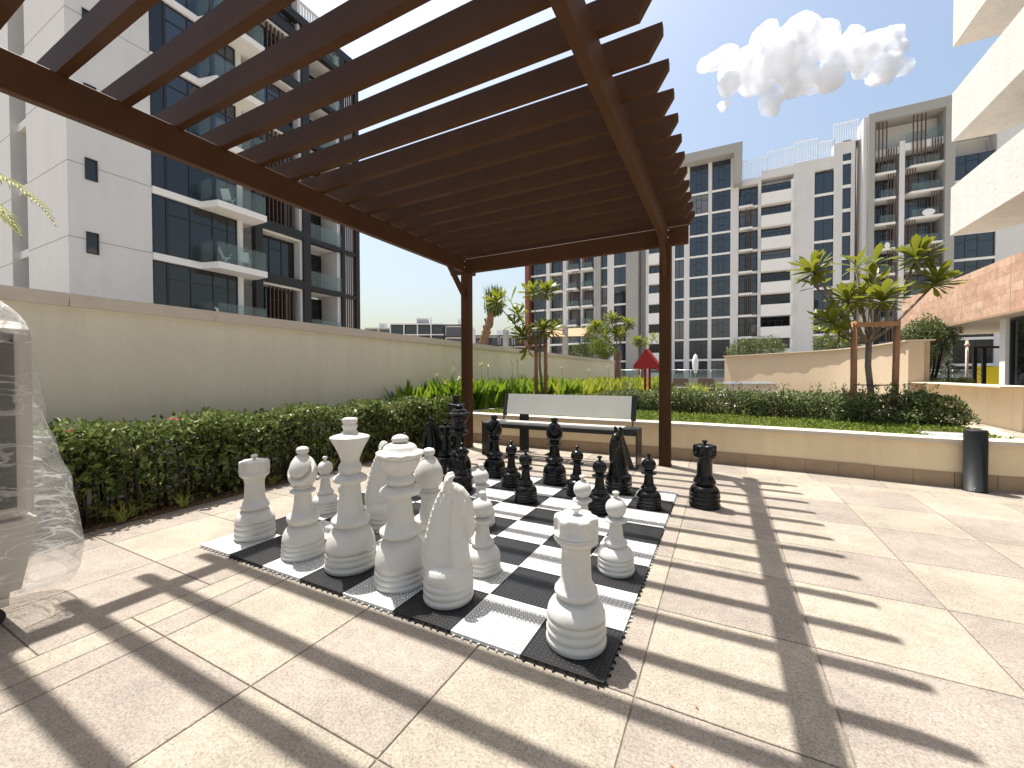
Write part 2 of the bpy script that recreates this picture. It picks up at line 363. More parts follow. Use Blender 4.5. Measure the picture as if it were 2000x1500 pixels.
TWIG = mat('dark_twig', (.035, .025, .018), .85, .2)

# ------------------------------------------------------------------ foliage helpers
def rand_dirs(n, up=.0):
    d = rng.normal(size=(n, 3)); d[:, 2] += up; return d/np.linalg.norm(d, axis=1)[:, None]
def leaf_arrays(P, D, N, Ln, W, fold=.25):
    """P base points, D leaf directions, N rough normals, length, width -> folded two-triangle leaves"""
    n = len(P); Ln = np.broadcast_to(Ln, (n,))[:, None]; W = np.broadcast_to(W, (n,))[:, None]
    S = np.cross(D, N); S /= np.linalg.norm(S, axis=1)[:, None]+1e-9; U = np.cross(S, D)
    mid = P+D*Ln*.45
    V = np.stack([P, mid+S*W*.5+U*W*fold, P+D*Ln - U*W*fold*.3, mid-S*W*.5+U*W*fold], 1).reshape(-1, 3)
    b = np.arange(n)[:, None]*4
    return V, np.concatenate([b+np.array([0, 2, 1]), b+np.array([0, 3, 2])], 0)
def add_leaves(mb, P, D, Ln, W, m=0, tilt=1.0):
    N = rand_dirs(len(P))*.6; N[:, 2] += tilt
    V, Fc = leaf_arrays(np.asarray(P), D, N, Ln, W); mb.arr(V, Fc, m)
def clump_box(mb, n, x0, x1, y0, y1, z0, z1, Ln, W, m=0, up=.3, top_bias=1.0, lump=.5):
    """leaves through a box volume with an uneven outline"""
    out = []
    ph = rng.uniform(0, 6, 6)
    while len(out) < n:
        p = rng.uniform((x0, y0, z0), (x1, y1, z1), (n*2, 3))
        w = .5+.25*(np.sin(p[:, 0]*5.3+ph[0])+np.sin(p[:, 1]*4.1+ph[1])*np.cos(p[:, 0]*3+ph[2]))+.25*np.sin(p[:, 2]*9+p[:, 1]*7+p[:, 0]*6+ph[3])
        zt = z0+(z1-z0)*(1-.16*lump*(1+np.sin(p[:, 1]*6.1+ph[4])*np.cos(p[:, 0]*5+ph[5])))
        k = (w > rng.uniform(0, .45, len(p))) & (p[:, 2] < zt)
        out.extend(p[k].tolist())
    P = np.array(out[:n]); D = rand_dirs(n, up)
    add_leaves(mb, P, D, rng.uniform(.7, 1.2, n)*Ln, rng.uniform(.7, 1.2, n)*W, m)
def clump_ball(mb, n, c, r, Ln, W, m=0, up=.3, sq=(1, 1, 1), hollow=.55):
    d = rand_dirs(n); rr = rng.uniform(hollow, 1, n)**.6
    ph = rng.uniform(0, 6, 3)
    rr *= 1+.16*np.sin(d[:, 0]*4+ph[0])*np.sin(d[:, 1]*5+ph[1])+.12*np.sin(d[:, 2]*6+ph[2])
    P = np.array(c)+d*rr[:, None]*r*np.array(sq); D = d*.7+rand_dirs(n, up); D /= np.linalg.norm(D, axis=1)[:, None]
    add_leaves(mb, P, D, rng.uniform(.7, 1.25, n)*Ln, rng.uniform(.7, 1.2, n)*W, m)
def blade(mb, base, az, lean, L, W, m=0, seg=5, droop=.6, fold=.25, shape='lance', roll=0):
    """a strip leaf bending over; shape lance or obovate"""
    x, y, z = base; h = Vector((math.cos(az), math.sin(az), 0)); pts = []
    p = Vector(base); ang = lean
    v = []; f = []
    side = Vector((-math.sin(az), math.cos(az), 0))
    for i in range(seg+1):
        t = i/seg
        if shape == 'lance': w = W*(math.sin(math.pi*min(1, (t*.9+.12))**.8))*1.0 if t < 1 else 0
        elif shape == 'obo': w = W*max(.10, t**.85*math.sqrt(max(0, 1-t**5))*1.12) if t < 1 else W*.10
        else: w = W*(1-t)**.7
        d = h*math.sin(ang)+Vector((0, 0, math.cos(ang))); nrm = d.cross(side)
        sd = side*math.cos(roll)+nrm*math.sin(roll)
        v += [p-sd*w/2+nrm*(-w*fold), p, p+sd*w/2+nrm*(-w*fold)]
        p = p+d*(L/seg); ang += droop/seg
    for i in range(seg):
        a = i*3; f += [(a, a+1, a+4, a+3), (a+1, a+2, a+5, a+4)]
    mb.add(v, f, m, True)

# ------------------------------------------------------------------ the setting
g = MB(); g.box((-1200, -1200, -.6), (1200, 1200, -.012)); tag(g.build('ground', GROUND), kind='structure')
gr = MB(); gr.box((-2.0, -7, -.2), (13, 4.6, -.006)); gr.box((6.2, 4.6, -.2), (13, 26, -.006)); tag(gr.build('paving_bed', GROUT), kind='structure')
pv = MB(); pv.col = []
def tile(x0, x1, y0, y1, tint, gap=.0028):
    x0 += gap; x1 -= gap; y0 += gap; y1 -= gap; b = .0022
    if x1-x0 < .01 or y1-y0 < .01: return
    v = [(x0,y0,-.006),(x1,y0,-.006),(x1,y1,-.006),(x0,y1,-.006),(x0,y0,-b),(x1,y0,-b),(x1,y1,-b),(x0,y1,-b),
         (x0+b,y0+b,0),(x1-b,y0+b,0),(x1-b,y1-b,0),(x0+b,y1-b,0)]
    f = [(8,9,10,11)]+[(i, (i+1) % 4, (i+1) % 4+4, i+4) for i in range(4)]+[(i+4, (i+1) % 4+4, (i+1) % 4+8, i+8) for i in range(4)]
    pv.add(v, f); pv.col.extend([tint]*len(f))
def tint(i, j): return (.78 if (i+j) % 2 else .25)+random.uniform(-.22, .22)
XL = [.952, 1.602, 2.253, 2.912, 3.556, 4.198, 4.818]+[4.818+.64*k for k in range(1, 14)]
YL = [-.598-.637*k for k in range(9, 0, -1)]+[-.598, .012, .642, 1.286, 1.900, 2.548, 3.175, 3.80]
for i in range(len(XL)-1):
    for j in range(len(YL)-1): tile(XL[i], XL[i+1], YL[j], YL[j+1], tint(i, j))
    tile(XL[i]+.2, XL[i+1]+.2 if i < len(XL)-2 else XL[i+1], 3.80, 4.02, random.uniform(.6, .95))
    tile(XL[i]-.1, XL[i+1]-.1, 4.02, 4.62, tint(i, 1))
for j in range(len(YL)-1):
    tile(.628, .790, YL[j], YL[j+1], .8+random.uniform(-.1, .1)); tile(.790, .952, YL[j], YL[j+1], .3+random.uniform(-.1, .15))
tile(.628, .952, 3.80, 4.62, .6)
YW = [-.905-.65*k for k in range(9, 0, -1)]+[-.905, -.250, .392, 1.035, 1.68, 2.325, 2.97, 3.61, 4.62]
for j in range(len(YW)-1):
    tile(.0, .628, YW[j], YW[j+1], (.3, .45, .75)[j % 3]+random.uniform(-.1, .1)); tile(-.632, .0, YW[j], YW[j+1], (.75, .35, .9)[(j+1) % 3]+random.uniform(-.1, .1))
    tile(-.90, -.632, YW[j], YW[j+1], random.uniform(.1, .4)); tile(-1.06, -.90, YW[j], YW[j+1], random.uniform(.1, .5))
for i in range(12):
    for j in range(34):
        tile(6.3+.55*i, 6.3+.55*(i+1), 4.62+.62*j, 4.62+.62*(j+1), tint(i, j))
tag(pv.build('paving', PAVE), kind='structure')
# planting beds
s = MB(); s.box((-1.92, -4.5, -.2), (-1.065, 4.7, .012)); tag(s.build('hedge_bed_soil', SOIL), kind='structure')
# raised bed soil behind the planter front
sb = MB(); sb.prism([(-1.92, 4.72), (5.2, 4.62), (6.05, 5.0), (6.2, 6.6), (5.0, 9.2), (3.6, 11.2), (1.2, 21.5), (-1.92, 21.5)], 2, .0, .455)
tag(sb.build('raised_bed_soil', SOIL), kind='structure')
tr_ = MB(); tr_.prism([(4.2, 11.6), (5.6, 14.0), (7.6, 17.0), (7.4, 20.8), (3.6, 25.9), (12, 45), (-2, 45), (-2, 21.6), (1.25, 21.5), (3.8, 11.3)], 2, -.012, .30)
tag(tr_.build('terrace', PAVE), kind='structure')

# ------------------------------------------------------------------ raised planter
pl = thing('raised_planter', 'low curved beige planter with cream coping and brown stone skirting, behind the bench', 'planter', (2.5, 4.6, 0))
front = [(-.95, 4.62), (-.55, 4.575), (.5, 4.555), (1.6, 4.55), (2.6, 4.575), (3.3, 4.54), (3.9, 4.50), (4.5, 4.44), (4.82, 4.395), (5.2, 4.36), (5.6, 4.355), (5.95, 4.41), (6.5, 4.56), (7.2, 4.85), (8.2, 5.35)]
def offs(line, d):
    out = []
    for i, p in enumerate(line):
        a = Vector(line[max(0, i-1)]); b = Vector(line[min(len(line)-1, i+1)]); t = (b-a).normalized(); n = Vector((-t.y, t.x))
        out.append((p[0]+n.x*d, p[1]+n.y*d))
    return out
def strip_wall(mb, line, d0, d1, z0, z1, mat_=0):
    A = offs(line, d0); B = offs(line, d1); n = len(line); v = []
    for (a, b) in zip(A, B): v += [(*a, z0), (*b, z0), (*b, z1), (*a, z1)]
    f = [(0, 1, 2, 3), (4*n-1, 4*n-2, 4*n-3, 4*n-4)]
    for i in range(n-1):
        a = 4*i; b = a+4; f += [(a, b, b+1, a+1), (a+1, b+1, b+2, a+2), (a+2, b+2, b+3, a+3), (a+3, b+3, b, a)]
    return mb.add(v, f, mat_)
def subdiv(line, k):
    out = []
    for a, b in zip(line[:-1], line[1:]):
        for i in range(k): t = i/k; out.append((a[0]+(b[0]-a[0])*t, a[1]+(b[1]-a[1])*t))
    return out+[line[-1]]
def smooth(line, k=4):   # catmull-rom
    P = [line[0]]+list(line)+[line[-1]]; out = []
    for i in range(1, len(P)-2):
        p0, p1, p2, p3 = [Vector(q) for q in P[i-1:i+3]]
        for j in range(k):
            t = j/k; out.append(tuple(.5*((2*p1)+(p2-p0)*t+(2*p0-5*p1+4*p2-p3)*t*t+(3*p1-p0-3*p2+p3)*t**3)))
    return out+[line[-1]]
fl = smooth(front)
w = MB(); strip_wall(w, fl, 0, .2, 0, .455); w.build('wall', PLASTER, pl, fix=True)
w = MB(); strip_wall(w, fl, -.025, .25, .455, .50); w.build('coping', COPE2, pl, fix=True)
# skirting tiles
acc = 0; seg = []; L_ = [0]
for a, b in zip(fl[:-1], fl[1:]): L_.append(L_[-1]+math.dist(a, b))
def at_len(s_):
    for i in range(len(fl)-1):
        if L_[i+1] >= s_: t = (s_-L_[i])/(L_[i+1]-L_[i]); return (fl[i][0]+(fl[i+1][0]-fl[i][0])*t, fl[i][1]+(fl[i+1][1]-fl[i][1])*t)
    return fl[-1]
w = MB(); k = 0
while (k+1)*.315 < L_[-1]:
    a, b = at_len(k*.315+.002), at_len((k+1)*.315-.002); strip_wall(w, [a, b], -.014, 0.0, 0, .155); k += 1
w.build('skirting', SKIRT, pl, fix=True)
kb = smooth([(-.98, 4.95), (-.93, 5.11), (-.74, 5.86), (-.5, 7.2), (-.1, 9.0), (.55, 10.6), (.95, 11.6)])
w = MB(); strip_wall(w, kb, 0, .14, .40, .505); w.build('inner_kerb', COPE2, pl, fix=True)
rear = smooth([(5.35, 4.62), (6.0, 5.2), (6.25, 6.6), (6.1, 7.6), (5.1, 9.1)])
w = MB(); strip_wall(w, rear, -.12, .1, 0, .462); w.build('rear_wall', PLASTER, pl, fix=True)
w = MB(); w.prism([(5.28, 4.72), (5.66, 4.76), (5.74, 5.28), (5.33, 5.28)], 2, .455, .472); w.lathe([(.17, 0), (.17, .006), (.15, .008), (.14, .004)], (5.52, 5.02, .472), 32)
w.build('access_cover', GREYB, pl)

# ------------------------------------------------------------------ boundary wall on the left
bw = thing('boundary_wall', 'long tall olive beige rendered wall with a pale coping behind the left hedge', 'wall', (-2.0, 5, 0))
w = MB(); w.box((-2.22, -9, -.1), (-2.0, 20.7, 1.80)); w.build('wall', OLIVE, bw)
w = MB(); ys = [-9, -6.7, -4.4, -2.2, -.06, 1.121, 3.377, 5.502, 8.07, 10.6, 13.1, 15.6, 18.2, 20.72]
for a, b in zip(ys[:-1], ys[1:]): w.box((-2.26, a+.004, 1.80), (-1.965, b-.004, 1.915), 0)
w.build('coping', COPE, bw)

# ------------------------------------------------------------------ pergola
pg = thing('pergola', 'brown slatted pergola over the chess board', 'pergola', (1.05, .4, 0))
PX = (-.515, 2.535)
for x in PX:
    for y in (4.105, -3.3):
        w = MB(); w.box((x-.07, y-.07, 0), (x+.07, y+.07, 3.04), bev=.006); w.box((x-.078, y-.078, 0), (x+.078, y+.078, .012)); w.build('post', WOOD, pg)
for x in PX:
    w = MB(); w.box((x-.035, -3.55, 2.83), (x+.035, 4.33, 3.06), bev=.004); w.build('beam', WOOD, pg)
for y in (4.105, -3.3):
    w = MB(); w.box((PX[0]-.30, y-.033, 2.822), (PX[0]-.0355, y+.033, 3.052), bev=.004); w.box((PX[0]+.0355, y-.033, 2.822), (PX[1]-.0355, y+.033, 3.052), bev=.004); w.box((PX[1]+.0355, y-.033, 2.822), (PX[1]+.27, y+.033, 3.052), bev=.004)
    w.build('cross_beam', WOOD, pg)
for x in PX:
    for y, sgn in ((4.035, -1), (-3.23, 1)):
        w = MB(); w.prism([(y, 2.40), (y, 2.50), (y+sgn*.33, 2.829), (y+sgn*.43, 2.829)], 0, x-.028, x+.028); w.build('brace', WOOD, pg, fix=True)
    for y in (3.99, 4.2):
        w = MB(); w.sphere((x+(.04 if x > 0 else .038), y, 2.9), .012, 8, 5); w.sphere((x+.04, y, 2.99), .012, 8, 5); w.build('bolt', STEEL, pg)
ys_ = [4.185-.3115*k for k in range(0, 25)]
for y in ys_:
    h0, h1 = 3.062, 3.235; t = .028
    for_poly = [(-.80, h0), (2.79, h0), (2.872, h1-.045), (2.872, h1), (-.882, h1), (-.882, h1-.045)]
    w = MB(); w.prism(for_poly, 1, y-t, y+t); w.build('slat', WOOD, pg, fix=True)

# ------------------------------------------------------------------ chess board
bd = thing('chess_board', 'black and white giant chess board of interlocking plastic tiles', 'chess board', (0, 0, 0))
S = .35
def sq_mesh(white, ei, ej):
    m = MB(); z = .020
    m.add([(0,0,z),(S,0,z),(S,S,z),(0,S,z)], [(0,1,2,3)], 0)
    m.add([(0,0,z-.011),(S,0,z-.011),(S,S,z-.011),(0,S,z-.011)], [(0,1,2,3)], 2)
    e = .0015
    for a, b in (((0, 0), (S, e)), ((0, S-e), (S, S)), ((0, e), (e, S-e)), ((S-e, e), (S, S-e))):
        m.box((a[0], a[1], .004), (b[0], b[1], z-.0002), 1)
    for q in range(4):     # feet
        for r_ in range(4): m.box((.03+q*.0875, .03+r_*.0875, .0005), (.045+q*.0875, .045+r_*.0875, .0105), 1)
    if ei:
        for q in range(8): c = .022+q*.0437; m.box((c-.003, -.006, .003), (c+.003, -.0002, .008), 1); m.lathe([(.0042, 0), (.0042, .008), (.002, .010)], (c+(.004 if q % 3 else -.003), -.009, .001), 8, 1)
    if ej:
        for q in range(8): c = .022+q*.0437; m.box((S+.0002, c-.003, .003), (S+.006, c+.003, .008), 1); m.lathe([(.0042, 0), (.0042, .008), (.002, .010)], (S+.009, c+(.004 if q % 3 else -.003), .001), 8, 1)
    return m
cache = {}
for i in range(8):
    for j in range(8):
        wh = (i+j) % 2 == 0; key = (wh, j == 0, i == 7)
        if key not in cache:
            o = sq_mesh(*key).build('white_tile' if wh else 'black_tile', [WLAT, WTILE, WSHADE] if wh else [BLAT, BTILE, BSHADE], bd); cache[key] = o
        else:
            o = cache[key].copy(); scene.collection.objects.link(o)
        o.location = (i*S, j*S, 0)

# ------------------------------------------------------------------ chess pieces
def base_prof(r, h1, h2, zc, rc, rsh):
    """ringed foot of radius r up to h1, bulge to h2, collar at zc of radius rc, ending on shaft radius rsh"""
    p = [(r*.955, 0), (r*.985, .006)]
    n = 3
    for k in range(n):
        a = h1*k/n; b = h1*(k+1)/n; rr = r*(1-.012*k)
        hh = b-a; p += [(rr*.945, a+.001+(.006 if k == 0 else 0)), (rr*.985, a+hh*.22), (rr, a+hh*.42), (rr, a+hh*.62), (rr*.985, a+hh*.82), (rr*.94, b-.0005)]
    for k in range(9):
        t = k/8; p.append((r*.965*math.cos(t*1.02)+0*t if k < 8 else r*.53, h1+(h2-h1)*math.sin(t*1.3)/math.sin(1.3)))
    p += [(max(r*.50, rc*.86), h2+.004), (rc*.90, h2+.006), (rc, (h2+zc)/2+.002), (rc*.985, zc-.004), (rc*.88, zc+.004), (rsh*1.22, zc+.012), (rsh*1.06, zc+.028), (rsh, zc+.05)]
    return p
def arc(r0, z0, r1, z1, k=6, bulge=.0):
    return [(r0+(r1-r0)*t+bulge*math.sin(math.pi*t), z0+(z1-z0)*t) for t in [i/k for i in range(1, k+1)]]
def disk(r, z, t, rin):
    return [(rin, z-t*.5), (r*.72, z-t*.45), (r*.95, z-t*.25), (r, z), (r*.96, z+t*.25), (r*.75, z+t*.5), (rin, z+t*.6)]
def ball(r, z, a0=-70, a1=75, k=14):
    return [(r*math.cos(R(a0+(a1-a0)*i/k)), z+r*math.sin(R(a0+(a1-a0)*i/k))) for i in range(k+1)]
def knob(z, s=1.0):
    return [(.011*s, z), (.0105*s, z+.012*s), (.013*s, z+.018*s), (.0205*s, z+.024*s), (.022*s, z+.030*s), (.019*s, z+.036*s), (.008*s, z+.041*s), (.001, z+.042*s)]
def pawn():
    p = base_prof(.108, .088, .150, .178, .068, .041)+arc(.041, .228, .034, .285)+disk(.067, .300, .022, .034)+[(.036, .318)]+ball(.0605, .372, -62, 78)
    return MB().lathe(p+knob(.431), n=56)
def rook():
    m = MB()
    p = base_prof(.131, .118, .198, .236, .094, .066)+arc(.066, .286, .062, .40)+[(.068, .412), (.071, .418), (.069, .424), (.085, .436), (.094, .447), (.096, .452), (.093, .455), (.095, .459)]
    p += [(.095, .470)]
    m.lathe(p, n=72)
    # crown with scooped notches
    n = 144; v = []; f = []
    def notch(a): c = abs(((a/(2*math.pi)*6) % 1)-.5)*2; t = max(0, 1-c/.66); return math.sin(min(1, t*1.35)*math.pi/2)
    rows = [(.470, 0), (.478, .1), (.486, .75), (.494, 1), (.520, 1), (.535, .95), (.544, .85), (.549, .75)]
    for (z, k_) in rows:
        for i in range(n):
            a = 2*math.pi*i/n; r = .0965-.0155*k_*notch(a)
            if z > .54: r -= (.003 if z < .547 else .010)
            v.append((r*math.cos(a), r*math.sin(a), z))
    for j in range(len(rows)-1):
        for i in range(n): i2 = (i+1) % n; f.append((j*n+i, j*n+i2, (j+1)*n+i2, (j+1)*n+i))
    b = len(v)
    for i in range(n): a = 2*math.pi*i/n; v.append((.03*math.cos(a), .03*math.sin(a), .551))
    for i in range(n): i2 = (i+1) % n; f.append(((len(rows)-1)*n+i, (len(rows)-1)*n+i2, b+i2, b+i))
    f.append(tuple(b+i for i in range(n))); m.add(v, f, 0, True)
    m.lathe([(.016, .549)]+[(r*1.05, z) for r, z in knob(.549, 1.05)], n=32)
    return m
def bishop():
    m = MB()
    p = base_prof(.130, .095, .205, .262, .098, .058)+arc(.056, .312, .049, .395)+disk(.078, .415, .026, .05)+[(.056, .436), (.060, .446), (.052, .452)]
    m.lathe(p, n=64)
    # egg with a curved slot
    n, k = 96, 72; v = []; f = []; zc, rz, rx = .545, .112, .083
    for j in range(k+1):
        t = math.pi*j/k
        for i in range(n):
            a = 2*math.pi*i/n; st = math.sin(t)
            z = -math.cos(t); r = rx*st*(1.04-.20*z) ; x, y = r*math.cos(a), r*math.sin(a); zz = z*rz
            # slot: curved sheet entering from +x side, rising to the top
            if x > -.045:
                sfc = zz-(-.032+1.05*max(0, .085-x)*1.0+.55*y)
                d = math.exp(-(sfc/.0105)**2)*min(1, max(0, (x+.045)/.05))
                q = 1-.42*d; x *= q; y *= q; zz *= (1-.15*d)
                if sfc > 0 and sfc < .05: lift = .03*(1-sfc/.05); x *= 1-lift; y *= 1-lift
            v.append((x, y, zc+zz))
    for j in range(k):
        for i in range(n): i2 = (i+1) % n; f.append((j*n+i, j*n+i2, (j+1)*n+i2, (j+1)*n+i))
    m.add(v, f, 0, True)
    m.lathe([(.026, .642), (.028, .654), (.036, .662), (.0385, .672), (.037, .684), (.028, .695), (.012, .700), (.001, .701)], n=40)
    return m
def king():
    m = MB()
    p = base_prof(.150, .108, .252, .296, .112, .074)+arc(.074, .346, .056, .495)+disk(.100, .532, .05, .056)+[(.058, .566), (.066, .580), (.069, .600), (.064, .618), (.056, .630), (.052, .640), (.056, .655)]
    p += arc(.056, .655, .110, .772, 8, -.004)+[(.115, .778), (.116, .784), (.111, .790), (.085, .798), (.04, .808)]
    m.lathe(p, n=72)
    # square cross finial, lofted
    n = 40; v = []; f = []
    rows = [(.804, .050), (.818, .044), (.828, .036), (.838, .040), (.848, .046), (.858, .044), (.866, .037), (.876, .044), (.888, .046), (.897, .042), (.902, .030)]
    for z, r in rows:
        for i in range(n):
            a = 2*math.pi*i/n; c, s_ = math.cos(a), math.sin(a); q = (abs(c)**4+abs(s_)**4)**-.25
            v.append((r*c*q*.95, r*s_*q*.72, z))
    for j in range(len(rows)-1):
        for i in range(n): i2 = (i+1) % n; f.append((j*n+i, j*n+i2, (j+1)*n+i2, (j+1)*n+i))
    f.append(tuple((len(rows)-1)*n+i for i in range(n))); m.add(v, f, 0, True)
    return m
def queen():
    m = MB()
    p = base_prof(.147, .095, .262, .302, .116, .074)+arc(.074, .352, .058, .475)+disk(.114, .512, .055, .062)+[(.066, .548), (.080, .560), (.084, .574), (.078, .590), (.066, .600), (.064, .608)]
    p += arc(.064, .608, .112, .700, 8, .010)
    m.lathe(p, n=72)
    n = 120; v = []; f = []
    rows = [(.112, .700, 0), (.122, .706, .5), (.130, .714, 1), (.131, .722, 1), (.122, .730, .8), (.104, .738, .2), (.094, .744, 0), (.090, .758, 0), (.078, .770, 0), (.055, .779, 0), (.03, .783, 0)]
    for r, z, wv in rows:
        for i in range(n): a = 2*math.pi*i/n; u = .0055*wv*math.sin(a*9); v.append(((r+u)*math.cos(a), (r+u)*math.sin(a), z+u*.9))
    for j in range(len(rows)-1):
        for i in range(n): i2 = (i+1) % n; f.append((j*n+i, j*n+i2, (j+1)*n+i2, (j+1)*n+i))
    f.append(tuple((len(rows)-1)*n+i for i in range(n))); m.add(v, f, 0, True)
    m.lathe([(.028, .780), (.034, .784), (.045, .793), (.048, .802), (.044, .812), (.034, .820), (.016, .827), (.001, .829)], n=40)
    return m
def knight():
    """horse head facing +x on a ringed foot; braided mane down the back"""
    m = MB()
    p = [(.124, 0), (.129, .005)]
    for k in range(3):
        a, b = .105*k/3, .105*(k+1)/3; hh = b-a; p += [(.123, a+.006*(k == 0)+.001), (.1285, a+hh*.25), (.131, a+hh*.45), (.131, a+hh*.62), (.1285, a+hh*.82), (.122, b-.0005)]
    p += [(.127, .112), (.128, .135), (.125, .155), (.117, .172), (.10, .186), (.06, .20), (.0, .205)]
    m.lathe(p, n=64)
    # neck: stacked ellipses (z, x_back, x_front, half width)
    rows = [(.150, -.120, .116, .100), (.175, -.122, .118, .098), (.21, -.122, .112, .092), (.25, -.118, .108, .085), (.30, -.111, .100, .074), (.35, -.102, .092, .064), (.40, -.091, .088, .056),
            (.45, -.077, .084, .050), (.50, -.058, .078, .046), (.54, -.036, .066, .041), (.575, -.012, .050, .033), (.597, .008, .036, .022)]
    n = 48; v = []; f = []
    for (z, xb, xf, hw) in rows:
        cx = (xb+xf)/2; rx = (xf-xb)/2
        for i in range(n):
            a = 2*math.pi*i/n; c, s_ = math.cos(a), math.sin(a)
            e = .78 if c < 0 else 1.0
            v.append((cx+rx*math.copysign(abs(c)**.85, c), hw*math.copysign(abs(s_)**1.0, s_)*e, z))
    for j in range(len(rows)-1):
        for i in range(n): i2 = (i+1) % n; f.append((j*n+i, j*n+i2, (j+1)*n+i2, (j+1)*n+i))
    f.append(tuple((len(rows)-1)*n+i for i in range(n))); m.add(v, f, 0, True)
    # head: sections along a line from poll to muzzle, tucked down in front of the neck
    secs = [((.015, .560), .046, .038), ((.040, .540), .052, .042), ((.062, .505), .056, .044), ((.082, .460), .052, .041), ((.095, .415), .043, .035), ((.104, .370), .036, .031), ((.108, .335), .034, .030), ((.106, .312), .024, .022)]
    v = []; f = []; n = 32
    for k, ((x, z), h, w_) in enumerate(secs):
        a_ = secs[min(k+1, len(secs)-1)][0]; b_ = secs[max(k-1, 0)][0]; t = Vector((a_[0]-b_[0], 0, a_[1]-b_[1])).normalized(); u = Vector((-t.z, 0, t.x))
        for i in range(n):
            a = 2*math.pi*i/n; q = Vector((x, 0, z))+u*h*math.cos(a)+Vector((0, 1, 0))*w_*math.sin(a); v.append(q)
    for j in range(len(secs)-1):
        for i in range(n): i2 = (i+1) % n; f.append((j*n+i, j*n+i2, (j+1)*n+i2, (j+1)*n+i))
    f.append(tuple(range(n-1, -1, -1))); f.append(tuple((len(secs)-1)*n+i for i in range(n))); m.add(v, f, 0, True)
    for s_ in (-1, 1):   # ears, cheeks, eyes, nostrils
        m.tube([(.0, s_*.018, .560), (-.002, s_*.027, .590), (.002, s_*.031, .615), (.012, s_*.031, .634), (.026, s_*.027, .640), (.036, s_*.023, .632)], [.022, .023, .020, .016, .011, .004], 12)
        m.sphere((.066, s_*.022, .475), .036, 16, 10, sc=(1, .75, 1.15)); m.sphere((.080, s_*.040, .505), .0095, 12, 8); m.sphere((.130, s_*.015, .342), .009, 10, 6)
    m.tube([(.122, 0, .330), (.104, 0, .314), (.088, 0, .320), (.078, 0, .36)], [.018, .022, .020, .016], 12)
    # braided mane: bumps alternating down the back ridge
    mane = [(-.118, .185), (-.121, .21), (-.119, .25), (-.111, .30), (-.101, .35), (-.089, .40), (-.075, .45), (-.056, .50), (-.036, .54), (-.010, .58), (.004, .60)]
    def mp(t):
        k = min(len(mane)-2, int(t*(len(mane)-1))); q = t*(len(mane)-1)-k; a, b = mane[k], mane[k+1]; return a[0]+(b[0]-a[0])*q, a[1]+(b[1]-a[1])*q
    m.tube([(mp(i/24)[0]+.001, 0, mp(i/24)[1]) for i in range(25)], .0125, 12)
    for i in range(30):
        x, z = mp(i/29); sd = 1 if i % 2 else -1
        m.sphere((x-.006, sd*.006, z), .0105, 12, 8, sc=(.9, .9, 1.25))
    return m
PROTO = {}
def piece(kind, white, x, y, rz, label, group):
    builders = dict(pawn=pawn, rook=rook, bishop=bishop, king=king, queen=queen, knight=knight)
    nm = 'chess_'+kind
    key = (kind, white)
    if key not in PROTO:
        if (kind, not white) in PROTO:
            o = bpy.data.objects.new(nm, PROTO[(kind, not white)].data.copy()); scene.collection.objects.link(o); o.data.materials.clear(); o.data.materials.append(WPLAST if white else BPLAST)
        else: o = builders[kind]().build(nm, WPLAST if white else BPLAST)
        PROTO[key] = o
    else: o = PROTO[key].copy(); scene.collection.objects.link(o)
    if kind == 'knight' and not o.modifiers:      # one moulded skin over the carved parts
        md = o.modifiers.new('remesh', 'REMESH'); md.mode = 'VOXEL'; md.voxel_size = .0036; md.use_smooth_shade = True
        sm = o.modifiers.new('smooth', 'SMOOTH'); sm.iterations = 5; sm.factor = .5
    onboard = 0 <= x <= 2.8 and 0 <= y <= 2.8
    o.location = (x, y, .0203 if onboard else .0005); o.rotation_euler = (0, 0, R(rz))
    tag(o, label, 'chess piece', group)
WG, BG = 'white giant chess pieces', 'black giant chess pieces'
piece('rook', 1, .188, .262, 10, 'white chess rook on the white corner tile of the board, nearest the hedge', WG)
piece('bishop', 1, .777, .221, -35, 'white chess bishop in the front row between a rook and the white king', WG)
piece('king', 1, 1.179, .250, 27, 'white chess king, the tallest white piece, with a square finial', WG)
piece('queen', 1, 1.587, .240, 0, 'white chess queen with a wavy crown rim and a round knob, beside the white king', WG)
piece('knight', 1, 1.925, .225, 40, 'white chess knight with braided mane, in the front row beside the white queen', WG)
piece('rook', 1, 2.629, .192, 13, 'large white chess rook on the near right corner of the board', WG)
piece('bishop', 1, 1.545, .545, 150, 'white chess bishop standing in the second row behind the queen', WG)
piece('knight', 1, .862, .835, 60, 'white chess knight partly hidden behind the queen, set further back on the board', WG)
piece('pawn', 1, .190, .852, 0, 'white chess pawn at the left edge of the board, between bishop and king', WG)
piece('pawn', 1, .86, .50, 0, 'white chess pawn almost hidden behind the white king', WG)
piece('pawn', 1, 1.930, .56, 0, 'white chess pawn directly behind the front row knight', WG)
piece('pawn', 1, 1.530, 1.196, 0, 'white chess pawn advanced furthest on the left, behind the pawn by the knight', WG)
piece('pawn', 1, 2.635, .915, 0, 'white chess pawn standing right behind the near corner rook', WG)
piece('pawn', 1, 2.341, 1.20, 0, 'white chess pawn whose head shows above the near corner rook', WG)
piece('rook', 0, 3.055, 2.521, 0, 'black chess rook standing off the board on the paving', BG)
piece('pawn', 0, 2.625, 2.203, 0, 'black chess pawn nearest the right edge of the board', BG)
piece('knight', 0, 2.285, 2.554, -110, 'black chess knight facing the viewer in front of the right end of the bench', BG)
piece('pawn', 0, 2.270, 1.909, 0, 'black chess pawn in front of the right black knight', BG)
piece('pawn', 0, 1.945, 2.291, 0, 'black chess pawn between the right black bishop and the right black knight', BG)
piece('bishop', 0, 1.589, 2.606, -40, 'black chess bishop in front of the middle of the bench', BG)
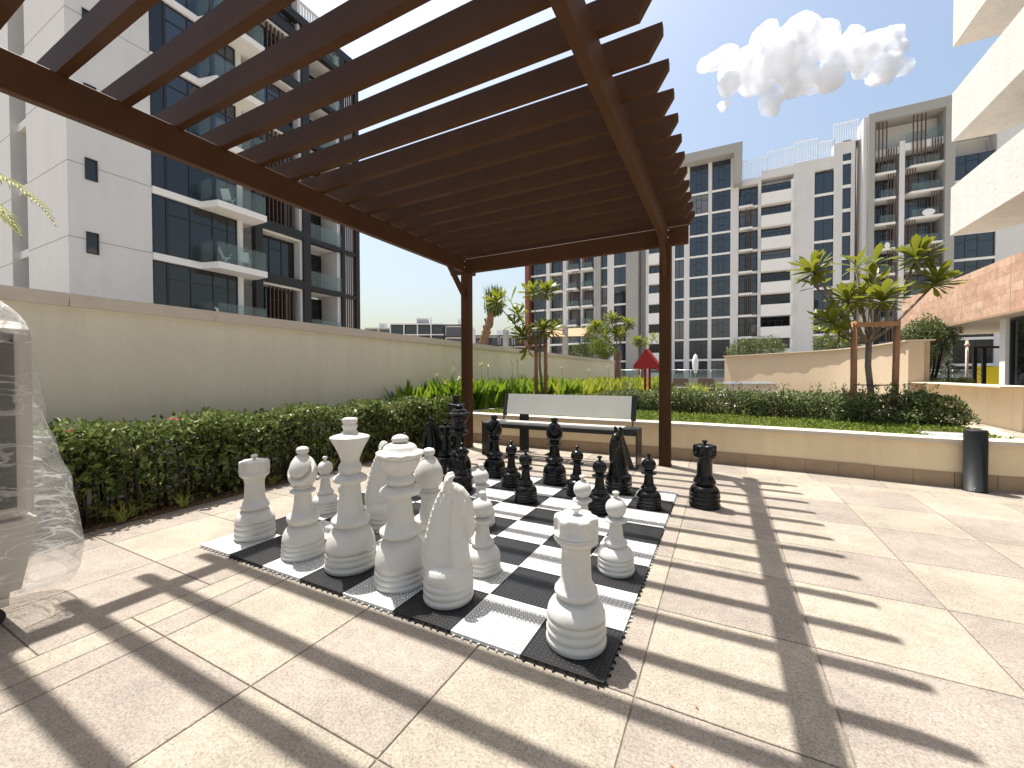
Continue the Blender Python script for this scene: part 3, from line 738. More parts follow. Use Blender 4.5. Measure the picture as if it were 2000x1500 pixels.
piece('pawn', 0, 1.586, 1.888, 0, 'black chess pawn standing nearest the middle of the board', BG)
piece('pawn', 0, 1.230, 2.291, 0, 'black chess pawn just right of the left black bishop', BG)
piece('bishop', 0, .863, 2.579, -100, 'black chess bishop in front of the left end of the bench', BG)
piece('pawn', 0, .838, 1.952, 0, 'black chess pawn in front of the black queen', BG)
piece('king', 0, .181, 2.79, 30, 'black chess king, tallest black piece, beside the left pergola post', BG)
piece('queen', 0, .543, 2.329, 0, 'black chess queen in front of the black king', BG)
piece('rook', 0, .250, 2.47, 0, 'black chess rook left of the black queen', BG)
piece('knight', 0, -.033, 2.571, 215, 'black chess knight at the far left corner, against the hedge', BG)
piece('pawn', 0, -.29, 2.369, 0, 'black chess pawn off the far left edge of the board by the hedge', BG)

# ------------------------------------------------------------------ bench
bn = thing('bench', 'long black framed bench with a pale slatted seat and flat pale backrest by the planter', 'bench', (1.15, 3.85, 0))
x0, x1, yf, yr, zs = .03, 2.26, 3.67, 4.01, .49
w = MB()
for k in range(4):
    ya = yf+.004+k*.085; w.box((x0+.02, ya, zs-.022), (x1-.20, ya+.060, zs+.006), bev=.003)
w.build('seat', SLATW, bn)
w = MB(); w.box((x0+.0165, yf, zs-.075), (x1-.0165, yf+.035, zs-.0225)); w.box((x0+.0165, yr-.035, zs-.075), (x1-.0165, yr, zs-.0225)); w.box((x1-.199, yf, zs-.022), (x1-.0165, yr, zs+.004))
for xx in (.6, 1.15, 1.7): w.box((xx, yf+.036, zs-.06), (xx+.04, yr-.036, zs-.0225))
w.build('seat_frame', BLACKM, bn)
for xa, sg in ((x0, 1), (x1-.016, -1)):
    w = MB(); w.box((xa, yf-.004, .0), (xa+.016, yr+.004, zs+.002)); w.build('leg_panel', BLACKM, bn)
    xb = xa+.008+sg*.06; xt = xa+.008+sg*.20
    w = MB(); w.prism([(xb-.035, 0), (xb+.035, 0), (xt+.035, zs-.076), (xt-.035, zs-.076)], 1, yf+.01, yf+.035); w.build('brace', BLACKM, bn, fix=True)
w = MB(); w.obox((.215, 4.10, .585), (1.885, 0, 0), (0, .02, -.004), (0, .075, .30)); w.build('backrest', BACKW, bn, fix=True)
for xa, yy in ((.15, 0), (2.103, 0)):
    w = MB(); w.obox((xa, 4.095, .555), (.062, 0, 0), (0, .03, -.006), (0, .086, .338)); w.build('backrest_end', BLACKM, bn, fix=True)
    w = MB(); w.prism([(4.035, .44), (4.055, .44), (4.125, .60), (4.10, .60)], 0, xa+.02, xa+.036); w.build('stay', BLACKM, bn, fix=True)
for xa in (.39, 1.93) if False else (.39,):
    w = MB(); w.box((xa, 4.20, .0), (xa+.15, 4.225, .62)); w.box((xa, 4.08, .0), (xa+.15, 4.225, .010)); w.build('back_support', BLACKM, bn)

# ------------------------------------------------------------------ bollard
bo = thing('bollard', 'dark grey cylindrical bollard in front of the planter', 'bollard', (5.455, 4.26, 0))
w = MB(); w.lathe([(.092, 0), (.092, .012), (.086, .0125), (.086, .600), (.084, .612), (.078, .616), (.0, .616)], (5.455, 4.26, 0), 48); w.build('shaft', BOLLM, bo)
w = MB(); w.sphere((5.42, 4.178, .04), .006, 8, 6); w.build('screw', STEEL, bo)

def at(px, py, dep):      # a pixel of the photograph at a chosen depth, as a point of the place
    d = F+RT2*((px-1000)/800.64)-UP2*((py-744.5)/800.64); return Vector(CAM)+d*dep
# ------------------------------------------------------------------ wrapped air cooler
ac = thing('air_cooler', 'beige portable air cooler on castors with a dark grille', 'air cooler', (.0, -1.15, 0))
w = MB(); w.box((-.20, -1.50, .50), (.215, -.80, 1.44), bev=.035); w.build('body', MBODY, ac)
w = MB(); w.box((.2155, -1.40, .56), (.226, -.865, 1.39))
for k in range(31): w.box((.2265, -1.40, .575+k*.0255), (.236, -.872, .587+k*.0255))
w.build('grille', MPAN, ac)
w = MB(); w.add([(-.20,-1.50,.155),(.19,-1.46,.155),(.19,-.85,.155),(-.20,-.85,.155),(-.21,-1.52,.492),(.222,-1.52,.492),(.222,-.795,.492),(-.21,-.795,.492)],
  [(3,2,1,0),(4,5,6,7),(0,1,5,4),(1,2,6,5),(2,3,7,6),(3,0,4,7)]); w.box((-.17, -1.40, .125), (.16, -.88, .1545)); w.build('water_tank', MBODY, ac)
for (cx, cy) in ((.150, -.915), (.150, -1.38), (-.15, -.93), (-.15, -1.38)):
    w = MB(); w.box((cx-.022, cy-.025, .085), (cx-.019, cy+.03, .123)); w.box((cx+.019, cy-.025, .085), (cx+.022, cy+.03, .123)); w.box((cx-.03, cy-.03, .1235), (cx+.03, cy+.03, .1265))
    w.box((cx-.022, cy-.04, .03), (cx-.0195, cy+.0, .086)); w.box((cx+.0195, cy-.04, .03), (cx+.022, cy+.0, .086))
    fk = w.build('castor', STEEL, ac)
    w = MB(); w.tube([(cx-.016, cy-.02, .042), (cx-.012, cy-.02, .042), (cx+.012, cy-.02, .042), (cx+.016, cy-.02, .042)], [.036, .042, .042, .036], 24)
    wheel = w.build('wheel', RUB, ac); wheel.parent = fk
w = MB(); nz_, na = 60, 96; v = []; f = []
zs_ = [.13+(1.575-.13)*i/nz_ for i in range(nz_+1)]
yR = [(.13, -.635), (.19, -.610), (.28, -.600), (.5, -.632), (.75, -.683), (.9, -.725), (1.04, -.752), (1.2, -.772), (1.36, -.785), (1.42, -.795), (1.47, -.815), (1.51, -.845), (1.545, -.885), (1.575, -.94)]
for z in zs_:
    yr_ = np.interp(z, [a for a, b in yR], [b for a, b in yR]); top = max(0, (z-1.42)/.18)
    xh = .245-.07*top**2; xf = .245+(.03 if z < .5 else 0)*(1-z/.5); yl = -1.56; cy = (yr_+yl)/2; hy = (yr_-yl)/2
    for i in range(na):
        a = 2*math.pi*i/na; c, s_ = math.cos(a), math.sin(a); e = .38 if z > .6 else .38+.30*(1-z/.6)
        x = xh*math.copysign(abs(c)**e, c); y = hy*math.copysign(abs(s_)**e, s_)
        q = (.007*math.sin(a*9+z*13)+.006*math.sin(a*17-z*21))*min(1, max(.12, (z-.25)*2))+.008*math.sin(a*4+z*7)*min(z, 1.5-z)
        if s_ > .3: q += .012*math.sin(z*31+a*5)*max(0, 1-abs(z-.75)*3)
        zz = z+(.02*math.sin(a*3+1) if z < .2 else 0)+.012*math.sin(a*7+2)*max(0, z-1.45)*5
        q *= .55; v.append((.005+x*(1+q*2), cy+y+math.copysign(abs(s_), s_)*q*1.2, zz))
for j in range(nz_):
    for i in range(na): i2 = (i+1) % na; f.append((j*na+i, j*na+i2, (j+1)*na+i2, (j+1)*na+i))
b0 = nz_*na
for k in range(1, 9):       # closed top
    t = k/8
    for i in range(na):
        p = v[b0+i]; a = 2*math.pi*i/na; v.append((p[0]*(1-t)+.0*t, p[1]*(1-t)-1.18*t, p[2]+.055*math.sin(t*math.pi/2)+.010*math.sin(a*6+t*9)*(1-t)))
for k in range(8):
    for i in range(na): i2 = (i+1) % na; f.append((b0+k*na+i, b0+k*na+i2, b0+(k+1)*na+i2, b0+(k+1)*na+i))
w.add(v, f, 0, True); tag(w.build('plastic_cover', FILM), 'clear wrinkled plastic bag draped over the air cooler', 'plastic cover')

# ------------------------------------------------------------------ left hedge
hd = thing('hedge', 'low leafy green hedge with dark stems and pink blossoms along the tall boundary wall', 'hedge', (-1.4, 1.7, 0))
w = MB(); clump_box(w, 9000, -1.62, -1.10, -1.6, 4.62, .30, .80, .078, .052, 0, .4, lump=1.2); clump_box(w, 3000, -1.58, -1.12, -1.6, 4.62, .05, .34, .070, .045, 0, .2)
clump_box(w, 6000, -1.64, -1.10, -1.6, 4.62, .60, .82, .058, .036, 0, 1.0, lump=1.1); w.build('leaves', L_HEDGE, hd)
w = MB()
for k in range(330):
    x, y = random.uniform(-1.50, -1.11), random.uniform(-1.6, 4.6); dx, dy = random.uniform(-.09, .09), random.uniform(-.10, .10)
    r_ = random.choice((.004, .006, .008, .012)); w.tube([(x, y, 0), (x+dx*.4, y+dy*.3, .25), (x+dx, y+dy, random.uniform(.55, .76))], [r_, r_*.8, r_*.5], 5)
w.build('stems', TWIG, hd)
w = MB()
for (y, z) in [(-.50, .74), (-.30, .76), (-.22, .62), (.33, .79), (.38, .78), (2.9, .70), (3.1, .64)]:
    for q in range(5):
        a = random.uniform(0, 6.28); P0 = np.array([[-1.16+random.uniform(-.06, .02), y, z+.0]]); D0 = np.array([[math.cos(a)*.8, math.sin(a)*.8, .6]])
        add_leaves(w, P0, D0, .035, .022)
w.build('blossoms', PINK, hd)
w = MB()
for k in range(34):
    x, y = random.uniform(-1.30, -1.08), random.uniform(-1.2, 4.3)
    for q in range(20): blade(w, (x+random.uniform(-.02, .02), y+random.uniform(-.02, .02), .01), random.uniform(0, 6.28), random.uniform(.2, .9), random.uniform(.12, .24), .012, 0, 4, 1.2, .2, 'taper')
tag(w.build('striped_grass', L_SPID), 'tufts of striped yellow green grass under the left hedge', 'grass', kind='stuff')
w = MB(); n = 1500; P_ = rng.uniform((-1.75, -1.5, .014), (-1.0, 4.5, .02), (n, 3)); D_ = rand_dirs(n)*np.array([1, 1, .15]); add_leaves(w, P_, D_, .035, .02, 0, 3)
tag(w.build('leaf_litter', DEADL), 'dry brown leaf litter on the soil under the left hedge', 'leaf litter', kind='stuff')

w = MB(); n = 50; P_ = rng.uniform((-.9, -1.0, .003), (6.0, 4.4, .006), (n, 3)); P_ = P_[~((P_[:, 0] > -.05) & (P_[:, 0] < 2.9) & (P_[:, 1] > -.05) & (P_[:, 1] < 2.9))]
D_ = rand_dirs(len(P_))*np.array([1, 1, .12]); add_leaves(w, P_, D_, rng.uniform(.008, .028, len(P_)), .008, 0, 3)
tag(w.build('dry_leaf_bits', DEADL), 'small dry leaf bits scattered over the paving', 'debris', kind='stuff')
# ------------------------------------------------------------------ canna bed
def canna(mb, x, y, z, h, m=0):
    for q in range(random.randint(5, 7)):
        blade(mb, (x+random.uniform(-.05, .05), y+random.uniform(-.05, .05), z+random.uniform(0, .12)), random.uniform(0, 6.28), random.uniform(.03, .35), h*random.uniform(.62, 1.0), h*.21*random.uniform(.8, 1.15), m, 6, random.uniform(.15, .7), .22, 'lance', random.uniform(-.6, .6))
def kerb_x(y): return np.interp(y, [p[1] for p in kb], [p[0] for p in kb])
w = MB(); w2 = MB()
for k in range(250):
    y = 4.75+(k/250)**1.3*5.0; x = random.uniform(-1.86, kerb_x(y)-.12); canna(w, x, y, .45, random.uniform(.52, .74))
for k in range(430):
    y = 7.2+(k/430)*13; x = random.uniform(-1.85, min(kerb_x(min(y, 11.5))-.15, 1.0)); canna(w2, x, y, .45, random.uniform(.46, .70))
for k in range(26): canna(w, random.uniform(-1.9, -1.70), random.uniform(4.05, 4.75), .10, random.uniform(.88, 1.05))
tag(w.build('canna_leaves', L_CANNA), 'broad upright green canna leaves by the boundary wall behind the left pergola post', 'canna bed', kind='stuff')
tag(w2.build('yellow_green_leaves', L_CANNY), 'yellow green upright leaves filling the raised bed behind the bench', 'planting bed', kind='stuff')
w = MB()
def carpet(mb, n, poly_fn, z, L, W, h=.05):
    P_ = []
    while len(P_) < n:
        p = poly_fn()
        if p: P_.append((p[0], p[1], z+random.uniform(0, h)))
    add_leaves(mb, np.array(P_), rand_dirs(n, .8), L, W, 0, 1.5)
def front_pt():
    x = random.uniform(-.75, 5.9); y0_ = np.interp(x, [p[0] for p in fl], [p[1] for p in fl])+.26; y1_ = np.interp(x, [-.75, .8, 2.5, 3.9, 4.7, 5.9], [5.9, 6.6, 6.6, 6.5, 6.1, 6.4])
    if y1_ < y0_: return None
    y = random.uniform(y0_, y1_)
    if 5.25 < x < 5.72 and y < 5.3: return None
    return x, y
carpet(w, 16000, front_pt, .455, .040, .026, .05)
def back_pt():
    y = random.uniform(6.6, 14); x = random.uniform(kerb_x(min(y, 11.4))+.1, 2.6)
    return (x, y)
carpet(w, 5000, back_pt, .46, .07, .04, .22)
tag(w.build('ground_cover', L_LAWN), 'bright green ground cover on the soil of the raised planter', 'ground cover', kind='stuff')
# flower stalks
for k, (px, py, d) in enumerate([(853, 735, 7.0), (869, 748, 7.2), (886, 722, 7.4), (896, 738, 7.6), (940, 712, 8.2), (953, 715, 8.5), (1000, 708, 9), (1011, 705, 9), (1098, 718, 12), (1150, 722, 14), (1188, 716, 15)]):
    p = at(px, py, d); w = MB(); w.tube([(p.x, p.y+.02, .5), (p.x+.01, p.y, .5+(p.z-.5)*.6), p], [.008, .006, .004], 6)
    for q in range(3): blade(w, (p.x, p.y, .6+.12*q), random.uniform(0, 6.28), .3, .22, .03, 0, 3)
    n = 10; add_leaves(w, np.tile(np.array(p)[None], (n, 1)), rand_dirs(n, .6), .055, .03, 1)
    o = w.build('flower_stalk', [L_CANNA, PALEY])
    tag(o, ('pale canna flower stalk rising above the leaves left of the pergola post' if k < 4 else 'pale canna flower stalk against the boundary wall between the post and the staked tree' if k < 8 else 'far pale flower stalk against the boundary wall right of the staked tree'), 'flower', 'canna flower stalks')

# ------------------------------------------------------------------ planter hedge and shrub
hp = thing('hedge', 'clipped dark green shrub row in the planter right of the bench', 'hedge', (3, 6.3, .45))
w = MB()
for (xa, xb, ya, yb, z1, n) in ((1.0, 2.4, 6.45, 7.3, .88, 4200), (2.3, 3.6, 6.35, 7.2, .90, 4200), (3.5, 4.6, 6.1, 7.0, .92, 4000)):
    clump_box(w, n, xa, xb, ya, yb, .47, z1, .062, .034, 0, .6, lump=.8)
for k in range(46):     # upright sprigs
    x = random.uniform(1.0, 4.6); y = 6.7-.1*x+random.uniform(-.25, .3); z = .86; n = 11
    P_ = np.array([[x+random.uniform(-.01, .01), y, z+.016*i] for i in range(n)]); add_leaves(w, P_, rand_dirs(n, .4), .05, .02)
w.build('leaves', L_SHRUB, hp)
w = MB()
for k in range(80):
    x = random.uniform(1.0, 4.6); y = 6.75-.1*x+random.uniform(-.2, .3); w.tube([(x, y, .44), (x+random.uniform(-.05, .05), y, .66), (x+random.uniform(-.12, .12), y+random.uniform(-.1, .1), .86)], [.007, .005, .003], 5)
w.build('stems', TWIG, hp)
sh = thing('shrub', 'loose dark green shrub around the foot of the large staked tree', 'shrub', (5.4, 6.2, .45))
w = MB(); clump_box(w, 5200, 4.6, 5.75, 5.75, 6.7, .47, .93, .060, .030, 0, .8, lump=1.0); clump_ball(w, 2600, (5.72, 6.05, .62), .34, .058, .03, 0, .6, (1.1, 1, .72))
for k in range(40):
    x = random.uniform(4.6, 5.95); y = random.uniform(5.9, 6.5); n = 12
    P_ = np.array([[x, y, .82+.018*i] for i in range(n)]); add_leaves(w, P_, rand_dirs(n, .5), .05, .018)
w.build('leaves', L_SHRUB, sh)
w = MB()
for k in range(40):
    x = random.uniform(4.7, 5.8); y = random.uniform(5.9, 6.5); w.tube([(x, y, .44), (x+random.uniform(-.05, .05), y, .66), (x+random.uniform(-.15, .15), y, .9)], [.008, .006, .003], 5)
w.build('stems', TWIG, sh)

# ------------------------------------------------------------------ frangipani trees
def rosette(mb, c, n, L, axis=(0, 0, 1), m=0, full=1.0):
    n = int(n*1.35)
    ax = Vector(axis).normalized(); q = Vector((0, 0, 1)).rotation_difference(ax).to_matrix().to_4x4(); q.translation = Vector(c)
    t = MB()
    for i in range(n):
        k = i/n; az = i*2.399+random.uniform(-.2, .2); lean = .15+1.75*k**.85*full+random.uniform(-.15, .15)
        ll = L*random.uniform(.8, 1.1)*(.72+.4*math.sin(math.pi*min(1, k+.25)))
        blade(t, (0, 0, .015-.05*k), az, lean, ll, ll*.35, 0, 8, random.uniform(.3, .95), .16, 'obo', random.uniform(-.35, .35))
    t.v = [tuple(q @ Vector(p)) for p in t.v]; mb.add(t.v, t.f, m, True)
def frangipani(name, label, base, fork, ros, stakes, stake_top, L, group, rope=None, tr=.035, bend=.03, nleaf=26, bar=True):
    t = thing(name, label, 'tree', base, group)
    w = MB(); b = Vector(base); fk = Vector(fork)
    w.tube([b, b+(fk-b)*.35+Vector((bend, 0, 0)), b+(fk-b)*.7-Vector((bend*.3, 0, 0)), fk], [tr*1.1, tr, tr*.95, tr*.9], 12)
    for (c, n_, ax) in ros:
        c = Vector(c); mid = fk+(c-fk)*.5+Vector((0, 0, -.06)) ; w.tube([fk, fk+(mid-fk)*.5+Vector((random.uniform(-.02, .02), 0, -.01)), mid, c], [tr*.62, tr*.5, tr*.42, tr*.35], 8)
    w.build('trunk', BARK, t)
    w = MB()
    for (c, n_, ax) in ros: rosette(w, c, n_, L, ax)
    w.build('crown', L_FRAN, t)
    if stakes:
        st = thing('tree_stakes', label.replace('frangipani tree', 'pair of wooden tree stakes'), 'tree stakes', (*stakes[0][:2], base[2])) if False else t
        for s_ in stakes:
            w = MB(); w.tube([(s_[0], s_[1], base[2]-.02), (s_[0]+s_[2], s_[1], stake_top)], [.042 if L > .2 else .04, .040], 12); w.build('stake', STAKE, t)
        if bar:
            a, c = stakes[0], stakes[1]; zb = stake_top-.06
            w = MB(); w.obox((a[0]+.02, a[1]-.075, zb-.035), (c[0]-a[0], c[1]-a[1], 0), (.0, .03, 0), (0, 0, .07)); w.build('cross_bar', STAKE, t)
        if rope:
            a, c = stakes[0], stakes[1]; w = MB()
            for e in (-.045, .045): w.tube([(a[0], a[1]+e, rope), ((a[0]+c[0])/2, (a[1]+c[1])/2+e*.8, rope-.012), (c[0]+.02, c[1]+e, rope)], .007, 6)
            w.build('tie', RUB, t)
    return t
GT = 'frangipani trees in the raised beds'
ros1 = []
for (px, py, d, n_, ax) in [(1590, 533, 6.2, 34, (-.25, 0, 1)), (1655, 588, 6.35, 30, (-.1, 0, 1)), (1722, 588, 5.95, 36, (.05, -.15, 1)), (1628, 632, 6.15, 30, (-.45, -.1, 1)), (1640, 655, 6.5, 20, (-.4, 0, .7)),
    (1790, 508, 6.2, 36, (.1, 0, 1)), (1824, 556, 6.05, 34, (.35, -.1, 1)), (1706, 518, 6.6, 10, (0, 0, 1)), (1672, 522, 6.4, 8, (0, 0, 1)), (1700, 560, 6.6, 18, (0, 0, 1)), (1594, 560, 6.3, 5, (-.3, 0, 1)), (1675, 590, 6.7, 22, (0, .2, 1))]:
    ros1.append((tuple(at(px, py, d)), n_, ax))
frangipani('frangipani_tree', 'large staked frangipani tree with big leaf rosettes in the planter by the stone clad building', (5.17, 6.5, .45), tuple(at(1697, 668, 6.22)), ros1,
    [(4.93, 6.24, -.0), (5.42, 6.33, .02)], 1.96, .35, GT, rope=1.02, tr=.042)
ros2 = [(tuple(at(px, py, d)), n_, ax) for (px, py, d, n_, ax) in [(1068, 572, 9.2, 34, (.1, 0, 1)), (1042, 574, 9.4, 22, (-.2, 0, 1)), (970, 592, 9.1, 26, (-.2, 0, 1)), (1013, 617, 9.2, 18, (-.1, 0, 1)), (1008, 636, 9.3, 8, (-.3, 0, .4)),
    (1060, 648, 9.0, 30, (0, 0, 1)), (1078, 646, 9.4, 20, (.3, 0, 1)), (1022, 658, 9.2, 20, (-.4, 0, 1)), (1030, 676, 9.2, 6, (-.1, 0, -.6)), (998, 590, 9.2, 3, (0, 0, 1))]]
b2 = at(1057, 800, 9.2)
frangipani('frangipani_tree', 'sparse staked frangipani tree behind the bench, near the leaning palm', (b2.x, b2.y, .45), tuple(at(1054, 680, 9.2)), ros2,
    [(b2.x-.10, b2.y-.05, 0), (b2.x+.11, b2.y, 0)], 2.06, .33, GT, rope=1.0, tr=.028, bar=False)
ros3 = [(tuple(at(px, py, d)), n_, (0, 0, 1)) for (px, py, d, n_) in [(1163, 641, 16, 30), (1150, 652, 16.3, 14), (1195, 626, 16, 32), (1228, 636, 16, 32), (1203, 652, 15.8, 26), (1182, 656, 16.2, 14), (1215, 655, 16.4, 16)]]
b3 = at(1206, 790, 16)
frangipani('frangipani_tree', 'staked frangipani tree just left of the red triangle', (b3.x, b3.y, .45), tuple(at(1206, 678, 16)), ros3, [(b3.x-.06, b3.y, 0), (b3.x+.08, b3.y, 0)], 2.05, .40, GT, tr=.04, bar=False)
ros4 = [(tuple(at(px, py, 21)), n_, (0, 0, 1)) for (px, py, n_) in [(1243, 668, 30), (1262, 672, 12), (1277, 662, 14), (1250, 680, 12)]]
b4_ = at(1251, 780, 21)
frangipani('frangipani_tree', 'frangipani tree partly hidden behind the red triangle', (b4_.x, b4_.y, .35), tuple(at(1254, 700, 21)), ros4, [(b4_.x-.1, b4_.y, 0), (b4_.x+.1, b4_.y, 0)], 2.0, .42, GT, tr=.04, bar=False)

# leafy trees beyond the boundary wall
def bushy(name, label, cat, base, balls, L, W, m, dens, group=None, trunk=.05):
    t = thing(name, label, cat, base, group); b = Vector(base); w = MB()
    for (c, r) in balls:
        c = Vector(c); w.tube([b, b+(c-b)*.5+Vector((.05, 0, 0)), c], [trunk, trunk*.6, trunk*.25], 6)
    w.build('trunk', TWIG, t); w = MB()
    for (c, r) in balls: clump_ball(w, int(dens*r*r), c, r, L, W, 0, .2, (1, 1, .85), .35)
    w.build('crown', m, t); return t
def gb(px, d, z=0.0):
    p = at(px, 744, d); return (p.x, p.y, z)
bushy('leafy_tree', 'small loose tree beyond the boundary wall, left of the frangipani by the red triangle', 'tree', gb(1165, 27), [(at(1170, 655, 27), .9), (at(1155, 680, 27), .9), (at(1135, 690, 27), .7), (at(1182, 640, 27.4), .5)], .14, .06, L_SHRUB, 1600)
bushy('leafy_tree', 'round bright green small tree beyond the boundary wall end', 'tree', gb(1180, 25), [(at(1178, 682, 25), .75), (at(1168, 675, 25), .5), (at(1186, 688, 25), .5)], .14, .07, L_LAWN, 1700)
bushy('leafy_tree', 'small dark leaved tree between the staked frangipani and the round bright tree', 'tree', gb(1122, 24), [(at(1122, 688, 24), .45), (at(1110, 692, 24), .35), (at(1142, 682, 24), .4)], .16, .04, L_DARK, 1500)
bushy('wall_shrub', 'grey green bush above the left end of the cream curved wall', 'shrub', gb(1455, 26, 1.2), [(at(1447, 684, 25.6), .75), (at(1470, 680, 25.6), .7), (at(1435, 691, 25.4), .4)], .17, .06, L_SHRUB, 1500)
bushy('wall_shrub', 'round clipped yellow green bush on the cream curved wall', 'shrub', gb(1505, 25, 1.2), [(at(1500, 678, 25), .78), (at(1515, 681, 24.8), .55)], .12, .05, L_SHRUB, 2200)
bushy('wall_shrub', 'bush behind the crown of the large staked tree', 'shrub', gb(1625, 21, 1.2), [(at(1612, 672, 21), .55), (at(1640, 672, 20.6), .5), (at(1665, 668, 20.2), .4)], .12, .05, L_SHRUB, 2400)
bushy('small_tree', 'dense small tree behind the low cream wall at the right', 'tree', gb(1812, 15.6, .2), [(at(1795, 655, 15.5), .62), (at(1830, 652, 15.6), .62), (at(1845, 665, 15.4), .42), (at(1775, 662, 15.8), .4), (at(1812, 640, 15.6), .5), (at(1800, 690, 15.2), .40), (at(1835, 690, 15.7), .32), (at(1795, 715, 15.3), .3)], .11, .042, L_SHRUB, 4200, trunk=.06)
bushy('small_shrub', 'small shrub in front of the lamp post behind the low cream wall', 'shrub', gb(1850, 17, .5), [(at(1850, 700, 17), .3), (at(1852, 722, 17), .28)], .10, .04, L_SHRUB, 3600)
w = MB()
for k in range(60): p = at(random.uniform(1795, 1895), 744, random.uniform(14.5, 16)); clump_ball(w, 60, (p.x, p.y, .82), .17, .08, .04, 0, .5)
tag(w.build('bed_plants', L_SHRUB), 'low plants along the top of the low cream wall', 'planting bed', kind='stuff')

# date palm beyond the wall, leaning, fronds tied up
pt = thing('palm_tree', 'leaning transplanted palm with tied up fronds beyond the boundary wall', 'palm tree', gb(915, 26))
a_, b_ = at(918, 735, 25), at(966, 592, 25); w = MB()
pts = [a_.lerp(b_, i/10)+Vector((0, 0, -.25*math.sin(math.pi*i/10))) for i in range(11)]; w.tube([Vector((a_.x-1, a_.y, 0))]+pts, [.30]+[.27-.007*i for i in range(11)], 14)
for i in range(60):
    q = pts[min(10, int(i/6))]; az = i*2.4; p0 = a_.lerp(b_, i/60)+Vector((math.cos(az)*.23, math.sin(az)*.23, -.25*math.sin(math.pi*i/60))); w.obox(p0, (.09, .04, .05), (-.04, .08, .02), (.07*math.cos(az), .07*math.sin(az), random.uniform(.1, .28)))
w.build('trunk', PALMBARK, pt); w = MB()
for k in range(520):
    s_ = b_+Vector((random.gauss(0, .22), random.gauss(0, .22), random.uniform(-.8, .35))); d = Vector((.35, 0, 1)).normalized()
    az = random.uniform(0, 6.28); blade(w, tuple(s_), az, random.uniform(.0, .55), random.uniform(.5, 1.1), .07, 0, 3, random.uniform(-.3, .6), .2, 'taper')
w.build('crown', L_DARK, pt)

# near palm beyond the wall at far left: its fronds hang into view
pn = thing('palm_tree', 'palm whose drooping frond tips show at the left edge of the picture', 'palm tree', (-6.9, -.6, 0))
w = MB(); w.tube([(-7.3, -.9, 0), (-7.25, -.85, 2), (-7.2, -.8, 3.9)], [.2, .17, .15], 14); w.build('trunk', PALMBARK, pn)
for k, (az, ln, up_) in enumerate([(.75, 2.75, .62), (.98, 2.1, .5), (1.9, 2.2, .7), (2.9, 2.3, .7), (3.9, 2.2, .7), (5.0, 2.2, .6), (5.9, 1.7, .5)]):
    w = MB(); h = Vector((math.cos(az), math.sin(az), 0)); p = Vector((-7.2, -.8, 3.9)); ang = math.pi/2-up_; pts = [p.copy()]; n = 26
    for i in range(n): p = p+(h*math.sin(ang)+Vector((0, 0, math.cos(ang))))*(ln/n); ang += 1.75/n; pts.append(p.copy())
    w.tube(pts, [.018*(1-i/(n+1))+.003 for i in range(n+1)], 6)
    sd = Vector((-h.y, h.x, 0))
    for i in range(4, n+1):
        for s_ in (-1, 1):
            for rr in (0, .5):
                b = pts[i].lerp(pts[min(i+1, n)], rr); az2 = math.atan2(sd.y*s_+h.y*.75, sd.x*s_+h.x*.75)
                blade(w, tuple(b), az2, 1.35+random.uniform(0, .5), .40*math.sin(math.pi*min(1, i/n*.8+.18))*random.uniform(.85, 1.1), .036, 0, 4, 1.3, .3, 'taper')
    w.build('frond', L_PALM, pn)

# ------------------------------------------------------------------ curved cream wall and low wall on the right
cw = thing('curved_wall', 'curved cream plastered garden wall stepping down to a low wall at the right', 'wall', (8.5, 16, 0))
crv = smooth([(3.30, 25.9), (4.6, 24.75), (5.85, 23.4), (6.9, 22.2), (7.75, 20.8), (8.25, 18.9), (8.45, 17.4), (8.49, 16.25)], 6)
w = MB(); strip_wall(w, crv, 0, .3, .0, 2.22); w.box((8.4905, 16.0, 0), (8.87, 16.3, 2.22)); w.box((8.80, 16.301, 0), (9.10, 16.7, 2.22)); w.build('wall', PLASTER2, cw, fix=True)
w = MB(); n = len(crv); wav = []
A = crv; t_ = offs(crv, 1.0); v = []
for i, (p, q) in enumerate(zip(crv, t_)):
    nx, ny = q[0]-p[0], q[1]-p[1]; e = -(.13+.010*math.sin(i*1.7)+.008*math.sin(i*.9));  # wavy edge shaped so the coping casts a scalloped shadow on the wall
    v += [(p[0]+nx*e, p[1]+ny*e, 2.2203), (p[0]+nx*.33, p[1]+ny*.33, 2.2203), (p[0]+nx*.33, p[1]+ny*.33, 2.262), (p[0]+nx*e, p[1]+ny*e, 2.262)]
f = [(0, 1, 2, 3), (4*n-1, 4*n-2, 4*n-3, 4*n-4)]
for i in range(n-1):
    a = 4*i; b = a+4; f += [(a, b, b+1, a+1), (a+1, b+1, b+2, a+2), (a+2, b+2, b+3, a+3), (a+3, b+3, b, a)]
w.add(v, f); w.box((8.4, 15.965, 2.2203), (9.12, 16.24, 2.262)); w.build('coping', COPE2, cw, fix=True)
w = MB(); w.add([(8.87, 15.999, 0), (8.52, 10.42, 0), (8.82, 10.40, 0), (9.17, 15.999, 0), (8.87, 15.999, .885), (8.52, 10.42, .885), (8.82, 10.40, .885), (9.17, 15.999, .885)],
    [(3,2,1,0),(4,5,6,7),(0,1,5,4),(1,2,6,5),(2,3,7,6),(3,0,4,7)]); w.build('low_wall', PLASTER, cw, fix=True)
w = MB(); w.add([(8.55, 15.998, .886), (8.20, 10.40, .886), (8.85, 10.36, .886), (9.2, 15.998, .886), (8.55, 15.998, .915), (8.20, 10.40, .915), (8.85, 10.36, .915), (9.2, 15.998, .915)],
    [(3,2,1,0),(4,5,6,7),(0,1,5,4),(1,2,6,5),(2,3,7,6),(3,0,4,7)]); w.build('low_coping', COPE2, cw, fix=True)  # overhang made extra wide so the coping shades the low wall

